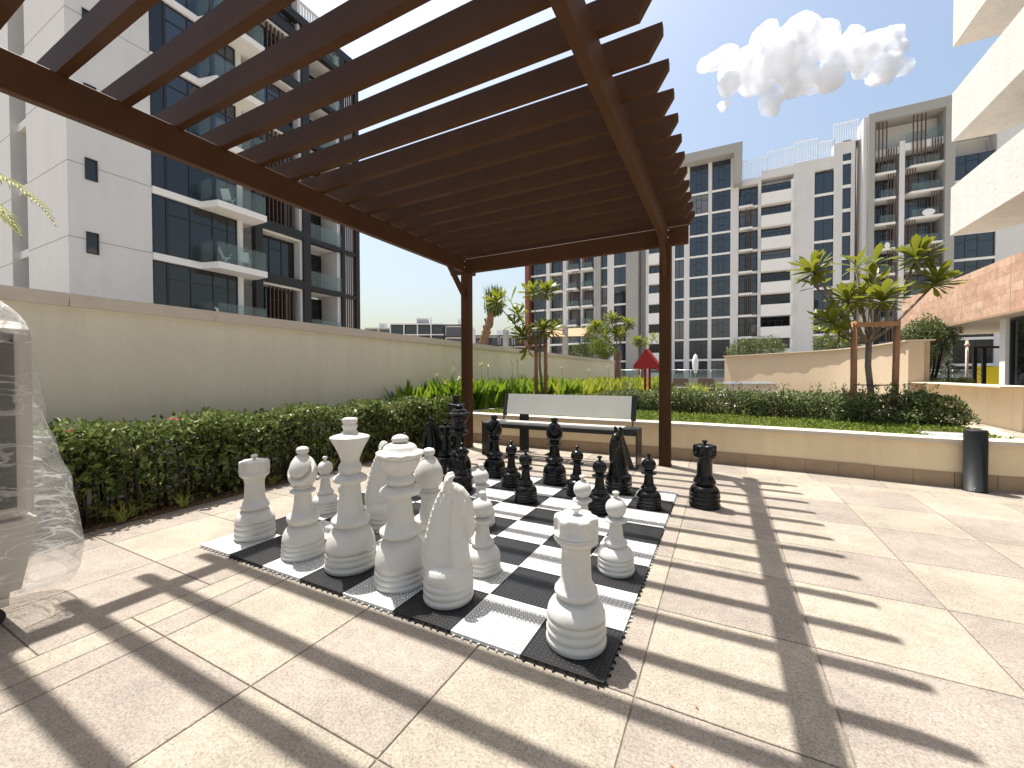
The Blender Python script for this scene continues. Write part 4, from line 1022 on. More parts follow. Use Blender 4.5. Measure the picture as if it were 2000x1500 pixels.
# ------------------------------------------------------------------ facade helpers
WIN = {}
def window(parent, face, u0, z0, wd, ht, pos, style='grid', glass=None, name='window', label=None):
    """window of width wd and height ht; face 'y' looks to -y, face 'x' looks to +x, 'X' looks to -x. Frame bars are the part, the pane its sub-part"""
    glass = glass or GLASS; key = (face, round(wd, 2), round(ht, 2), style, glass.name)
    def tf(a, d, z):  # a along the facade, d outwards
        return {'y': (a, -d, z), 'x': (d, a, z), 'X': (-d, a, z)}[face]
    def bx(m, a0, a1, d0, d1, za, zb): m.box(tf(a0, d0, za), tf(a1, d1, zb))
    if key not in WIN:
        m = MB(); t = .06 if wd > 1.2 else .045
        bx(m, 0, wd, -.04, .05, 0, t); bx(m, 0, wd, -.04, .05, ht-t, ht); bx(m, 0, t, -.04, .05, t, ht-t); bx(m, wd-t, wd, -.04, .05, t, ht-t)
        if style == 'grid':      # four lights with an opening sash
            for q in (.36, .64): bx(m, wd*q-.03, wd*q+.03, -.03, .045, t, ht-t)
            bx(m, t, wd*.36-.03, -.03, .04, ht*.66, ht*.66+.05); bx(m, wd*.36+.03, wd*.64-.03, -.03, .06, ht*.30, ht*.30+.07); bx(m, wd*.36+.03, wd*.64-.03, -.03, .06, ht*.74, ht*.74+.07); bx(m, wd*.64+.03, wd-t, -.03, .04, ht*.66, ht*.66+.05)
        elif style == 'two': bx(m, wd*.5-.03, wd*.5+.03, -.03, .045, t, ht-t)
        elif style == 'three':
            for q in (.33, .66): bx(m, wd*q-.03, wd*q+.03, -.03, .045, t, ht-t)
            bx(m, wd*.33+.03, wd*.66-.03, -.03, .04, ht*.7, ht*.7+.06)
        elif style == 'door':
            for q in (.3, .62, .85): bx(m, wd*q-.03, wd*q+.03, -.03, .045, t, ht-t)
            bx(m, t, wd-t, -.02, .04, ht*.72, ht*.72+.06)
        elif style == 'ribbon':
            bx(m, t, wd-t, -.03, .04, ht*.62, ht*.62+.05)
            for q in (.3, .52, .74): bx(m, wd*q-.03, wd*q+.03, -.03, .045, t, ht*.62)
        fr = m.build(name, DARKF)
        p = MB(); q = [tf(t*.5, 0, t*.5), tf(wd-t*.5, 0, t*.5), tf(wd-t*.5, 0, ht-t*.5), tf(t*.5, 0, ht-t*.5)]
        p.add(q, [(0, 1, 2, 3)] if face != 'x' else [(0, 1, 2, 3)]); pn_ = p.build('pane', glass)
        WIN[key] = (fr, pn_); first = True
    else:
        a, b = WIN[key]; fr = a.copy(); pn_ = b.copy(); scene.collection.objects.link(fr); scene.collection.objects.link(pn_); fr.name = name
    o = Vector(parent['o']); x = {'y': (u0, pos, z0), 'x': (pos, u0, z0), 'X': (pos, u0, z0)}[face]
    fr.parent = parent; fr.location = Vector(x)-o; pn_.parent = fr; pn_.location = (0, 0, 0)
    if label: fr['label'] = label
    return fr

# ------------------------------------------------------------------ left apartment building
XA = -23.17
ab = thing('apartment_building', 'near pale apartment building with charcoal frames and glass balconies behind the boundary wall', 'building', (XA, 10, 0))
w = MB(); w.box((-45, 5.92, -.5), (-30.75, 12, 31)); w.box((-28.3, 5.921, -.5), (-23.171, 9.0, 31)); w.box((-45, 6.9, -.5), (-28.301, 9.0, 31))
w.box((-45, 9.001, -.5), (-26.6, 14.3, 28.4)); w.box((-45, 14.301, -.5), (-27.5, 21.0, 25.4))
w.build('wall', WHITEB, ab)
w = MB()
for k in range(9):
    z = 4.12+3.42*k; w.box((XA-.0005, 5.921, z-.018), (XA+.004, 9.0, z+.018)); w.box((-28.3, 5.917, z-.018), (-23.175, 5.9205, z+.018)); w.box((-45, 5.913, z-.3), (-30.76, 5.919, z-.265))
w.build('joint_line', JOINT, ab)
for k in range(8):
    window(ab, 'x', 6.50, 3.50+3.42*k-.02, .43, 1.0, XA+.01, 'plain', GLASSB)
for k in range(9):    # tall strip beside the corner
    z = 4.12+3.42*k; window(ab, 'y', -30.70, z-2.9, 2.38, 2.86, 6.55, 'two', INSIDE)
for k in range(9): z = 4.12+3.42*k; w = MB(); w.box((-30.745, 6.2, z-.02), (-28.302, 6.9, z+.38)); w.build('spandrel', WHITEB, ab)
NF = 8
for k in range(NF):
    zt = 4.15+3.43*k        # top of floor slab
    w = MB(); w.box((-26.6, 9.002, zt-.36), (XA+.12, 11.2, zt)); w.prism([(XA+.12, 10.7), (XA+1.30, 11.35), (XA+1.30, 14.22), (-26.6, 14.22), (-26.6, 11.201), (XA+.12, 11.201)] if False else [(-26.6, 11.2005), (XA+.12, 11.2005), (XA+1.28, 11.5), (XA+1.28, 14.25), (-26.6, 14.25)], 2, zt-.36, zt)
    w.build('balcony_slab', WHITEW, ab, fix=True)
    window(ab, 'x', 9.02, zt+.02, .62, 3.02, XA-.02, 'plain', GLASSB); window(ab, 'x', 9.66, zt+.02, 3.55, 3.02, XA-.05, 'door', GLASS if k > 2 else GLASSB)  # lower floors get blacker glass: their darker reflections put into the pane colour
    w = MB(); w.box((XA-.6, 13.22, zt), (XA-.10, 13.6, zt+3.07)); w.build('column', WHITEB, ab)
    w = MB(); w.box((XA+1.22, 11.45, zt+.03), (XA+1.235, 14.2, zt+1.12)); w.box((XA+.10, 11.22, zt+.03), (XA+1.21, 11.235, zt+1.12)) ; w.box((XA+.02, 14.18, zt+.03), (XA+1.215, 14.195, zt+1.12)); w.build('balustrade', BALGL, ab)
# charcoal frame block
fr = MB()
for (a, b) in ((14.26, 14.72), (17.62, 18.16), (20.92, 21.2), (22.25, 22.62)): fr.box((XA-.35, a, -.5), (XA+.10, b, 25.7))
for k in range(8):
    zt = .72+3.43*k+0; zt = 4.15+3.43*(k-1)
    fr.box((XA-.349, 14.721, zt-.32), (XA+.09, 17.619, zt+.26)); fr.box((XA-.349, 18.161, zt-.32), (XA+.09, 20.919, zt+.02)); fr.box((XA-.349, 21.201, zt-.32), (XA+.09, 22.249, zt-.05))
fr.box((XA-.36, 14.26, 25.701), (XA+.12, 22.62, 26.25)); fr.box((-28, 14.26, 25.3), (XA-.361, 22.62, 25.6))
fr.build('charcoal_frame', CHAR, ab)
w = MB()
for k in range(8):
    zt = 4.15+3.43*(k-1)
    w.box((-24.6, 17.44, zt+.262), (XA-.10, 17.617, zt+3.10)); w.box((-24.6, 14.722, zt+2.96), (XA-.10, 17.438, zt+3.105))
    w.box((-25.6, 20.62, zt+.0), (XA-.15, 20.917, zt+3.10)); w.box((-25.6, 18.162, zt-.32), (XA-.36, 20.618, zt))
    w.box((-26.0, 21.0, zt-.3), (XA-.36, 21.19, zt+3.1))
w.build('reveal', WHITEB, ab)
for k in range(8):
    zt = 4.15+3.43*(k-1)
    window(ab, 'x', 14.75, zt+.30, 2.65, 2.62, XA-.75, 'three', GLASS if k > 3 else GLASSB); window(ab, 'x', 18.2, zt+.02, 2.40, 2.95, XA-2.0, 'door', GLASSB)  # blacker panes low down stand in for darker reflections
    w = MB(); w.box((XA+.03, 18.17, zt+.03), (XA+.045, 20.91, zt+1.10)); w.build('balustrade', BALGL, ab)
    if k in (1, 3, 4, 6):
        w = MB()
        for q in range(7): yy = 15.3+.27*q; w.box((XA-.30, yy, zt+.27), (XA-.15, yy+.06, zt+3.08))
        w.build('fin_screen', FIN, ab)
w = MB()
for q in range(5): w.box((XA-.25, 21.35+.2*q, -.5), (XA-.1, 21.40+.2*q, 25.7))
w.build('fin_screen', FIN, ab)
w = MB(); 
for q in range(26): w.box((XA-1.2, 14.8+.22*q, 25.6), (XA-1.1, 14.9+.22*q, 28.3)); w.box((XA-1.3-.25*q, 20.4, 25.6), (XA-1.2-.25*q, 20.46, 28.3))
w.box((XA-1.25, 14.8, 28.301), (XA-1.05, 20.5, 28.4)); w.box((XA-1.25, 14.8, 26.6), (XA-1.21, 20.4, 26.7)); w.build('roof_screen', WHITEW, ab)
w = MB(); w.box((-45, 9.001, 28.401), (-25, 14.25, 28.7)); w.build('roof', WHITEB, ab)
def patio_chair(x, y, z, rz, lab, grp):
    t = thing('balcony_chair', lab, 'chair', (x, y, z), grp); w = MB()
    q = Matrix.Rotation(rz, 4, 'Z')
    def P_(a, b, c): v_ = q @ Vector((a, b, c)); return (x+v_.x, y+v_.y, z+v_.z)
    for s_ in (-.24, .24):
        w.tube([P_(-.25, s_, 0), P_(.15, s_, .45), P_(.25, s_, .62)], .014, 6); w.tube([P_(.25, s_, 0), P_(-.1, s_, .42), P_(-.32, s_, .98)], .014, 6)
    w.build('frame', WHITEW, t); w = MB(); w.add([P_(-.1, -.22, .42), P_(.25, -.22, .45), P_(.25, .22, .45), P_(-.1, .22, .42), P_(-.32, -.22, .95), P_(-.32, .22, .95)], [(0, 1, 2, 3), (4, 0, 3, 5)]); w.build('seat', WHITEW, t)
patio_chair(XA+.6, 12.2, 7.58, 1.2, 'left white folding chair on the glass balcony one floor above the lowest', 'chairs on the glass balcony')
patio_chair(XA+.6, 13.3, 7.58, 2.4, 'right white folding chair on the glass balcony one floor above the lowest', 'chairs on the glass balcony')
patio_chair(XA+.6, 12.0, 4.15, .8, 'white folding chair on the lowest glass balcony above the boundary wall', 'chairs on the glass balcony')
patio_chair(XA+.6, 12.4, 11.01, 2.0, 'white folding chair on the glass balcony just below the pergola beam', 'chairs on the glass balcony')

# ------------------------------------------------------------------ far apartment block, four joined buildings
Y0 = 72.5; ZF = [3.5+3.39*k for k in range(-1, 10)]
class SP:
    def __init__(s): s.l = []
    def box(s, a, b): s.l.append((a, b))
    def build(s, name, m, parent):
        for a, b in s.l: w = MB(); w.box(a, b); w.build(name, m, parent)
def balcony(b, x0, x1, z, k, side, fins=True):
    """slab, glass balustrade and brown fins on one side"""
    w = MB(); w.box((x0, Y0-1.1, z-.16), (x1-(.5 if side > 0 else 0), Y0+1.2, z+.16)); w.build('balcony_slab', WHITEW, b)
    w = MB(); w.box((x0+.05, Y0-1.06, z+.17), (x1-.05-(.5 if side > 0 else 0), Y0-1.03, z+1.15)); w.build('balustrade', BALGL, b)
    if fins:
        w = MB(); xs_ = x1-1.35 if side > 0 else x0+.15
        for q in range(5): w.box((xs_+q*.28, Y0-1.0, z+.17), (xs_+q*.28+.09, Y0-.9, z+3.2))
        w.build('fin_screen', FIN, b)
def wallpiers(b, mat_, rects, depth=2.0):
    w = MB()
    for (xa, xb, za, zb) in rects: w.box((xa, Y0, za), (xb, Y0+depth, zb))
    w.build('wall', mat_, b)
# west part
bA = thing('apartment_building', 'far white block with tall blue window columns under a flat grey roof edge', 'building', (-12, Y0, 0))
top = 35.3
wallpiers(bA, WHITEB, [(-27.3, -26.6, -.5, top), (-23.9, -22.9, -.5, top), (-20.4, -20.0, -.5, top), (-17.9, -17.5, -.5, top), (-15.4, -14.2, -.5, top), (-8.7, -8.2, -.5, top), (-4.9, -4.0, -.5, top), (-2.6, -1.75, -.5, top), (1.0, 1.55, -.5, top), (4.2, 5.33, -.5, top)])
w = MB(); w.box((-17.5+.001, Y0-.6, -.5), (-16.5, Y0+2, top)); w.box((-12.0, Y0-.5, -.5), (-9.9, Y0+2, top)); w.build('pilaster', GREYB, bA)
w = MB(); w.box((-31.3, Y0-1.2, -.5), (-30.5, Y0+6, 24)); w.build('end_panel', BROWNP, bA)
w = MB(); w.box((-31.2, Y0+2.3, -.5), (5.3, Y0+22, 35.2)); w.build('core', WHITEB, bA)
w = MB(); w.add([(-32, Y0-1.8, 35.3), (5.75, Y0-1.8, 35.3), (5.75, Y0+22, 35.3), (-32, Y0+22, 35.3), (-32, Y0-1.8, 36.7), (5.75, Y0-1.8, 36.7), (5.75, Y0+22, 36.7), (-32, Y0+22, 36.7)], [(3,2,1,0),(4,5,6,7),(0,1,5,4),(1,2,6,5),(2,3,7,6),(3,0,4,7)]); w.box((4.6, Y0-1.79, 30.5), (5.74, Y0-.01, 35.29)); w.build('roof', GREYB, bA)
sp = SP()
for k, z in enumerate(ZF[:-1]):
    if z < -1: continue
    zt = z+3.39 if k < 9 else 35.2
    for (xa, xb, st) in ((-1.75, 1.0, 'grid'), (1.55, 4.2, 'grid')):
        h = (3.39-.3) if z < 30 else 4.6; window(bA, 'y', xa, z+.16, xb-xa, h-.02, Y0+.15, st); sp.box((xa, Y0+.0, z-.16), (xb, Y0+.6, z+.16))
    window(bA, 'y', -4.0, z+.16, 1.38, 3.05, Y0+.2, 'two'); sp.box((-4.0, Y0+.02, z-.16), (-2.6, Y0+.6, z+.16))
    window(bA, 'y', -14.2, z+.16, 2.2, 3.05, Y0+.2, 'two'); sp.box((-14.2, Y0+.02, z-.16), (-12.0, Y0+.6, z+.16))
    window(bA, 'y', -16.4, z+.16, .95, 3.05, Y0+.2, 'plain'); sp.box((-16.5, Y0+.02, z-.16), (-15.4, Y0+.6, z+.16))
    window(bA, 'y', -8.1, z+1.35, 3.1, 1.7, Y0+.5, 'ribbon', GLASS if k > 3 else GLASSB); sp.box((-8.2, Y0-.55, z-.5), (-4.95, Y0+.9, z+1.33))
    if k < 8:
        window(bA, 'y', -30.4, z+.16, 3.1, 3.05, Y0+.1, 'grid'); sp.box((-30.45, Y0-.2, z-.16), (-27.3, Y0+.6, z+.16))
        window(bA, 'y', -26.5, z+.16, 2.5, 3.05, Y0+1.1, 'door'); window(bA, 'y', -22.9, z+.16, 2.5, 3.05, Y0+1.1, 'door')
        balcony(bA, -22.9, -20.4, z, k, 1 if k % 2 else -1)
        window(bA, 'y', -20.0, z+.16, 2.1, 3.05, Y0+1.1, 'door'); balcony(bA, -20.0, -17.9, z, k, -1, k % 2 == 0)
        sp.box((-26.5, Y0-.2, z-.16), (-24.0, Y0+1.6, z+.16))
sp.build('spandrel', WHITEW, bA)
# centre part
bB = thing('apartment_building', 'far white block with rows of long strip windows and a fin screen along its roof', 'building', (13, Y0, 0))
wallpiers(bB, WHITEB, [(7.95, 8.35, -.5, 31.6), (5.34, 7.949, 30.6, 31.4), (8.351, 12.5, 31.1, 32.3), (12.501, 15.05, -.5, 32.5), (17.3, 18.3, -.5, 34.2), (19.25, 19.7, -.5, 34.2), (15.051, 17.299, 30.75, 32.5), (18.301, 19.249, 32.5, 34.2)])
w = MB(); w.box((5.35, Y0+2.1, -.5), (20.3, Y0+20, 31.4)); w.build('core', WHITEB, bB)
w = MB(); w.box((19.701, Y0+.3, -.5), (20.7, Y0+2, 34.2)); w.build('downpipe_recess', GREYB, bB)
w = MB(); w.tube([(19.95, Y0+.2, 0), (19.95, Y0+.2, 34)], .09, 8); w.build('downpipe', FIN, bB)
sp = SP()
for k, z in enumerate(ZF[:-1]):
    if z < -1: continue
    if z < 28.5:
        window(bB, 'y', 5.45, z+.16, 2.45, 3.05, Y0+1.0, 'grid')
        w = MB(); w.box((5.36, Y0-.5, z-.16), (7.2, Y0+1.3, z+.14)); w.box((7.201, Y0+.2, z-.16), (7.95, Y0+1.3, z+.14)); w.build('balcony_slab', WHITEW, bB)
        if k < 8:
            w = MB()
            for q in range(4): w.box((6.3+q*.26, Y0-.42, z+.15), (6.38+q*.26, Y0-.34, z+3.1))
            w.build('fin_screen', FIN, bB)
    if z < 30:
        window(bB, 'y', 8.45, z+2.55-1.05, 3.75, 1.55, Y0+.7, 'ribbon', GLASS if k > 4 else GLASSB); sp.box((8.352, Y0-.6, z-.25), (12.2, Y0+1.0, z+1.48)); sp.box((12.2005, Y0, z-.25), (12.5, Y0+1.0, z+3.1))
        window(bB, 'y', 15.1, z+.16+.0, 2.15, 3.0, Y0+.15, 'two'); sp.box((15.051, Y0+.01, z-.2), (17.299, Y0+.6, z+.158))
    if z < 31: window(bB, 'y', 18.32, z+.85, .9, 2.9, Y0+.15, 'plain'); sp.box((18.301, Y0+.01, z+.4), (19.249, Y0+.6, z+.848))
sp.build('spandrel', WHITEW, bB)
w = MB()
for (xa, xb, za, zb) in ((5.9, 9.2, 31.4, 34.6), (9.2, 12.6, 32.3, 35.3), (12.6, 15.4, 32.6, 35.8), (15.4, 17.3, 31.6, 35.1), (17.3, 20.2, 34.2, 37.2)):
    x = xa
    while x < xb: w.box((x, Y0+.3, za), (x+.07, Y0+.42, zb)); x += .27
    w.box((xa, Y0+.42, zb-.07), (xb, Y0+.5, zb)); w.box((xa, Y0+.421, za+.25), (xb, Y0+.5, za+.32))
w.build('roof_screen', WHITEW, bB)
# balcony tower in a grey frame
bC = thing('apartment_building', 'far balcony tower inside a tall grey frame with brown fins', 'building', (25, Y0, 0))
w = MB(); w.box((20.76, Y0-1.6, -.5), (21.45, Y0+2, 36.5)); w.box((28.45, Y0-1.6, -.5), (29.35, Y0+2, 36.6)); w.box((21.451, Y0-1.6, 35.3), (28.449, Y0+2, 36.55)); w.build('frame', GREYB, bC)
w = MB(); w.box((20.3, Y0-1.2, -.5), (20.755, Y0+2, 36.4)); w.box((24.1, Y0-1.2, -.5), (24.65, Y0+1.5, 32.2)); w.box((21.3, Y0+2.01, -.5), (29.3, Y0+18, 35)); w.box((21.46, Y0+.9, 31.6), (28.44, Y0+1.9, 35.25)); w.build('wall', WHITEB, bC)
w = MB(); w.box((21.46, Y0-1.0, 30.7), (24.09, Y0+.9, 31.6)); w.box((24.66, Y0-1.0, 30.9), (28.44, Y0+.9, 31.85)); w.build('parapet', WHITEW, bC)
w = MB(); w.box((24.7, Y0-.9, 31.9), (28.4, Y0-.87, 33.2)); w.build('balustrade', BALGL, bC)
w = MB()
for xa in (21.5, 25.4):
    for q in range(4): w.box((xa+q*.4, Y0-1.25, 28.6), (xa+q*.4+.11, Y0-1.1, 35.2))
w.build('fin_screen', FIN, bC)
for k in range(0, 9):
    z = .95+3.42*k
    window(bC, 'y', 21.5, z+.2, 2.55, 2.95, Y0+.9, 'door'); window(bC, 'y', 24.7, z+.4, 3.2, 2.95, Y0+.9, 'door')
    for (xa, xb, dz, sd) in ((21.46, 24.09, 0, 1), (24.66, 28.44, .25, -1 if k % 2 else 1)):
        w = MB()
        if xa < 24: w.box((xa, Y0-1.3, z-.17+dz), (xb-.35, Y0+1.0, z+.13+dz)); w.box((xb-.349, Y0-.2, z-.17+dz), (xb, Y0+1.0, z+.13+dz))
        else: w.prism([(xa, Y0+1), (xa, Y0-.2), (xa+.6, Y0-1.3), (xb, Y0-1.3), (xb, Y0+1)], 2, z-.17+dz, z+.13+dz)
        w.build('balcony_slab', WHITEW, bC, fix=True)
        xf_ = xb-1.15 if sd > 0 else xa+.2
        w = MB()
        for q in range(4): w.box((xf_+q*.27, Y0-1.2, z+.14+dz), (xf_+q*.27+.1, Y0-1.1, z+3.2+dz))
        w.build('fin_screen', FIN, bC)
        w = MB(); w.box((xa+.7, Y0-1.25, z+.14+dz), (xb-.4, Y0-1.22, z+1.15+dz)); w.build('balustrade', BALGL, bC)
for (x, z, l) in ((27.0, 21.2+.45, 'white cloth drying on a balcony railing of the framed tower'), (22.9, 17.9, 'pale round cloth hanging on a lower left balcony of the framed tower')):
    w = MB(); w.sphere((x, Y0-1.32, z+.6), .5, 14, 10, sc=(1.3 if x > 25 else .6, .12, .9)); tag(w.build('laundry', WHITEW), l, 'laundry')
# east part
bD = thing('apartment_building', 'far white block right of the framed tower, partly hidden by the white balcony bands', 'building', (36, Y0, 0))
w = MB(); w.box((33.7, Y0, -.5), (36.6, Y0+2, 33)); w.box((29.36, Y0, 31.9), (33.69, Y0+2, 33)); w.box((39.0, Y0, -.5), (48, Y0+2, 33)); w.box((29.36, Y0+2.2, -.5), (48, Y0+18, 32.9)); w.build('wall', WHITEB, bD)
sp = SP()
for k, z in enumerate(ZF[:-1]):
    if z < -1 or z > 30: continue
    window(bD, 'y', 29.5, z-1.2+.16, 4.1, 3.1, Y0+.15, 'grid'); sp.box((29.36, Y0+.01, z-1.2-.17), (33.69, Y0+.6, z-1.2+.157))
    window(bD, 'y', 36.7, z+.3, 2.2, 1.7, Y0+.4, 'ribbon'); sp.box((36.601, Y0-.3, z-1.3), (38.999, Y0+.8, z+.28))
sp.build('spandrel', WHITEW, bD)

# low far buildings beyond the boundary wall
def farb(name, label, px0, px1, pyt, dep, dark, nf=4):
    a, b = at(px0, pyt, dep), at(px1, pyt, dep); t = thing(name, label, 'building', ((a.x+b.x)/2, (a.y+b.y)/2, 0))
    u = Vector((b.x-a.x, b.y-a.y, 0)); L = u.length; u.normalize(); n = Vector((u.y, -u.x, 0)); H = (a.z+b.z)/2
    o = Vector((a.x, a.y, 0))
    w = MB(); w.obox(o-n*.5, u*L, -n*14, (0, 0, H)); w.build('wall', dark, t)
    w = MB()
    for k in range(nf+1): z = H-.3-3.4*k; w.obox(o+Vector((0, 0, z)), u*L, -n*.48, (0, 0, .35))
    nb = int(L/4.2)
    for i in range(nb+1): w.obox(o+u*(i*L/nb-.15)+n*.05, u*.35, -n*.5, (0, 0, H-.31))
    w.build('frame_grid', WHITEB if dark is not WHITEB else CHAR, t)
    gm = MB()
    for i in range(nb):
        for k in range(nf): gm.obox(o+u*(i*L/nb+.5)-n*.42+Vector((0, 0, H-3.3-3.4*k)), u*(L/nb-1.0), -n*.05, (0, 0, 2.6))
    gm.build('window_band', GLASS, t)
    w = MB(); x = 0
    while x < L*.3: w.obox(o+u*(L*.45+x)-n*3+Vector((0, 0, H)), u*.25, -n*.2, (0, 0, 2.3)); x += .9
    w.obox(o+u*(L*.45)-n*3.3+Vector((0, 0, H)), u*L*.18, -n*4, (0, 0, 2.0)); w.build('roof_plant', WHITEB, t)
farb('apartment_building', 'low far building with dark upper storey left of the near pergola post', 762, 868, 632, 130, CHAR)
farb('apartment_building', 'low far white building corner just left of the pergola post', 868, 920, 634, 122, WHITEB)
farb('apartment_building', 'distant pale building whose top shows beside the tall charcoal frame', 712, 765, 640, 160, GREYB)
farb('apartment_building', 'low far white building between the leaning palm and the staked tree', 920, 1030, 655, 140, WHITEB)

# ------------------------------------------------------------------ stone and white band building at the right
rb = thing('terrace_building', 'near building with rough white balcony bands above a sandstone clad canopy', 'building', (12, 15, 0))
XC = 10.55
for k, (za, zb) in enumerate(((6.20, 7.93), (9.58, 11.31), (12.98, 14.7), (16.4, 18.1))):
    w = MB(); w.prism([(XC, -6), (XC, 19.15), (XC+1.2, 19.15), (XC+2.1, 17.6), (XC+2.1, -6)], 2, za+.0, zb); w.build('balcony_band', ROUGHW, rb, fix=True)
w = MB(); w.box((XC+2.2, -6, 4.6), (25, 17.3, 20)); w.build('core', CHAR, rb)
for k in range(3):
    for q in range(6):
        y = 15.3-1.9*q; window(rb, 'X', y, (4.7, 7.95, 11.33)[k], 1.88, (1.5, 1.62, 1.64)[k], XC+2.12, 'two', GLASSB)
w = MB(); w.box((XC, 3.0, 2.96), (XC+.3, 23.6, 4.55)); w.box((XC+.301, 23.3, 2.96), (16, 23.6, 4.55)); w.build('stone_canopy', STONE, rb)
w = MB(); 
for yj in (18.25, 15.55, 20.9): w.box((XC-.003, yj, 2.96), (XC-.0005, yj+.02, 4.55))
w.build('joint_line', SKIRT, rb)
w = MB(); w.box((XC+.02, 3.0, 2.88), (16, 23.5, 2.955)); w.build('soffit', SOFF, rb)
w = MB(); w.box((XC-.01, 3.0, 2.90), (XC+.03, 23.6, 2.959)); w.build('canopy_edge', SKIRT, rb)
w = MB(); w.box((XC+.42, 16.75, 0), (XC+.80, 17.05, 2.879)); w.build('column', WHITEW, rb)
for q in range(5): window(rb, 'X', 15.1-1.65*q, .05, 1.63, 2.8, XC+.55, 'two', GLASSB)
w = MB(); w.box((XC+.8, 3, 0), (16, 16.7, 2.87)); w.build('back_wall', CHAR, rb)

# ------------------------------------------------------------------ things beyond the planter
t = thing('play_sign', 'red triangular house shaped play panel on two red posts', 'play panel', tuple(at(1262, 770, 13)), None); t['o'] = tuple(t.location)
a, b, c = at(1237, 720, 13), at(1287, 720, 13), at(1262, 681, 13); n_ = Vector((.25, .95, 0)).normalized()*.22
a0, b0_ = at(1240, 712, 13), at(1286, 712, 13)
w = MB(); P5 = [a, b, b+Vector((0, 0, .10)), c, a+Vector((0, 0, .10))]; m5 = len(P5)
w.add(P5+[p+n_ for p in P5], [tuple(range(5)), tuple(range(9, 4, -1))]+[(i, i+5, (i+1) % 5+5, (i+1) % 5) for i in range(5)]); w.build('panel', RED, t, fix=True)
for px in (1259, 1268): p = at(px, 744, 13.1); w = MB(); w.box((p.x-.035, p.y-.035+.1, .3), (p.x+.035, p.y+.035+.1, a.z-.001)); w.build('post', RED, t)
p = at(1290, 712, 14.2); w = MB(); w.lathe([(.02, 0), (.13, .01), (.13, .06), (.05, .07), (.05, .2), (.13, .21), (.13, .26), (.02, .27)], (p.x, p.y, p.z-.2), 20); w.tube([(p.x, p.y, .3), (p.x, p.y, p.z-.2)], .03, 8); w.build('spinner', RED, t)
lw = MB(); lw.box((.55, 10.72, -.01), (3.45, 10.98, .56)); o_ = lw.build('low_garden_wall', PLASTER, origin=(2, 10.85, 0)); tag(o_, 'low garden wall with a thin white coping beyond the planter hedge', 'wall')
lc = MB(); lc.box((.50, 10.68, .5602), (3.5, 11.02, .62)); c_ = lc.build('coping', WHITEW, o_)
gq = at(1466, 760, 14); gt = thing('barbecue_grill', 'stainless steel barbecue counter with a long hood by the cream curved wall', 'barbecue', (gq.x, gq.y, .3))
ga, gc = at(1418, 768, 14), at(1516, 766, 14); u = Vector((gc.x-ga.x, gc.y-ga.y, 0)); n_ = Vector((-u.y, u.x, 0)).normalized()
o0 = Vector((ga.x, ga.y, .3)); w = MB(); w.obox(o0, u, n_*.7, (0, 0, .36)); w.build('counter', COPE, gt)
w = MB()
for k in range(4): w.obox(o0+u*(.03+.245*k)-n_*.02+Vector((0, 0, .40)), u*.2, n_*.015, (0, 0, .10))
w.obox(o0+Vector((0, 0, .361)), u, n_*.7, (0, 0, .16)); w.build('drawer', STEEL, gt)
w = MB(); w.obox(o0-u*.01-n_*.03+Vector((0, 0, .522)), u*1.02, n_*.74, (0, 0, .03)); w.add([o0+Vector((0, 0, .553)), o0+u+Vector((0, 0, .553)), o0+u*.97+n_*.4+Vector((0, 0, .62)), o0+u*.03+n_*.4+Vector((0, 0, .62))], [(0, 1, 2, 3)]); w.build('hood', STEEL, gt)
def glassrail(label, px0, px1, d):
    a, b = at(px0, 722, d), at(px1, 722, d); t = thing('glass_balustrade', label, 'balustrade', ((a.x+b.x)/2, (a.y+b.y)/2, .3)); L = (b-a); L.z = 0; n_ = Vector((-L.y, L.x, 0)).normalized()
    w = MB(); w.obox((a.x, a.y, .9), L, n_*.02, (0, 0, a.z-.93)); w.build('panel', BALGL, t)
    w = MB(); w.obox((a.x, a.y, .3), L, n_*.25, (0, 0, .599)); w.build('kerb', GREYB, t)
    w = MB(); k = int(L.length/1.4)
    for i in range(k+1): q = a+L*(i/k); w.tube([(q.x, q.y-.03, .3), (q.x, q.y-.03, a.z-.02)], .02, 6)
    w.tube([a-Vector((0, 0, .02)), Vector((b.x, b.y, a.z-.02))], .02, 6); w.build('post', STEEL, t)
glassrail('long glass balustrade in front of the far white block, right of the pergola post', 1310, 1428, 30)
glassrail('glass balustrade behind the red triangle', 1203, 1300, 30.5)
glassrail('glass balustrade behind the small tree at the right', 1808, 1912, 26)
def parasol(px, d, ztop, label):
    p = at(px, 740, d); w = MB(); t = thing('closed_parasol', label, 'parasol', (p.x, p.y, .3)); w.tube([(p.x, p.y, .3), (p.x, p.y, ztop)], .03, 8); w.build('pole', GREYM, t)
    w = MB(); w.tube([(p.x, p.y, ztop-1.5), (p.x, p.y, ztop-1.2), (p.x, p.y, ztop-.5), (p.x, p.y, ztop-.1), (p.x, p.y, ztop+.05)], [.10, .2, .24, .14, .02], 12); w.build('canopy', WHITEW, t)
parasol(1358, 33, 2.75, 'closed white parasol beyond the glass balustrade')
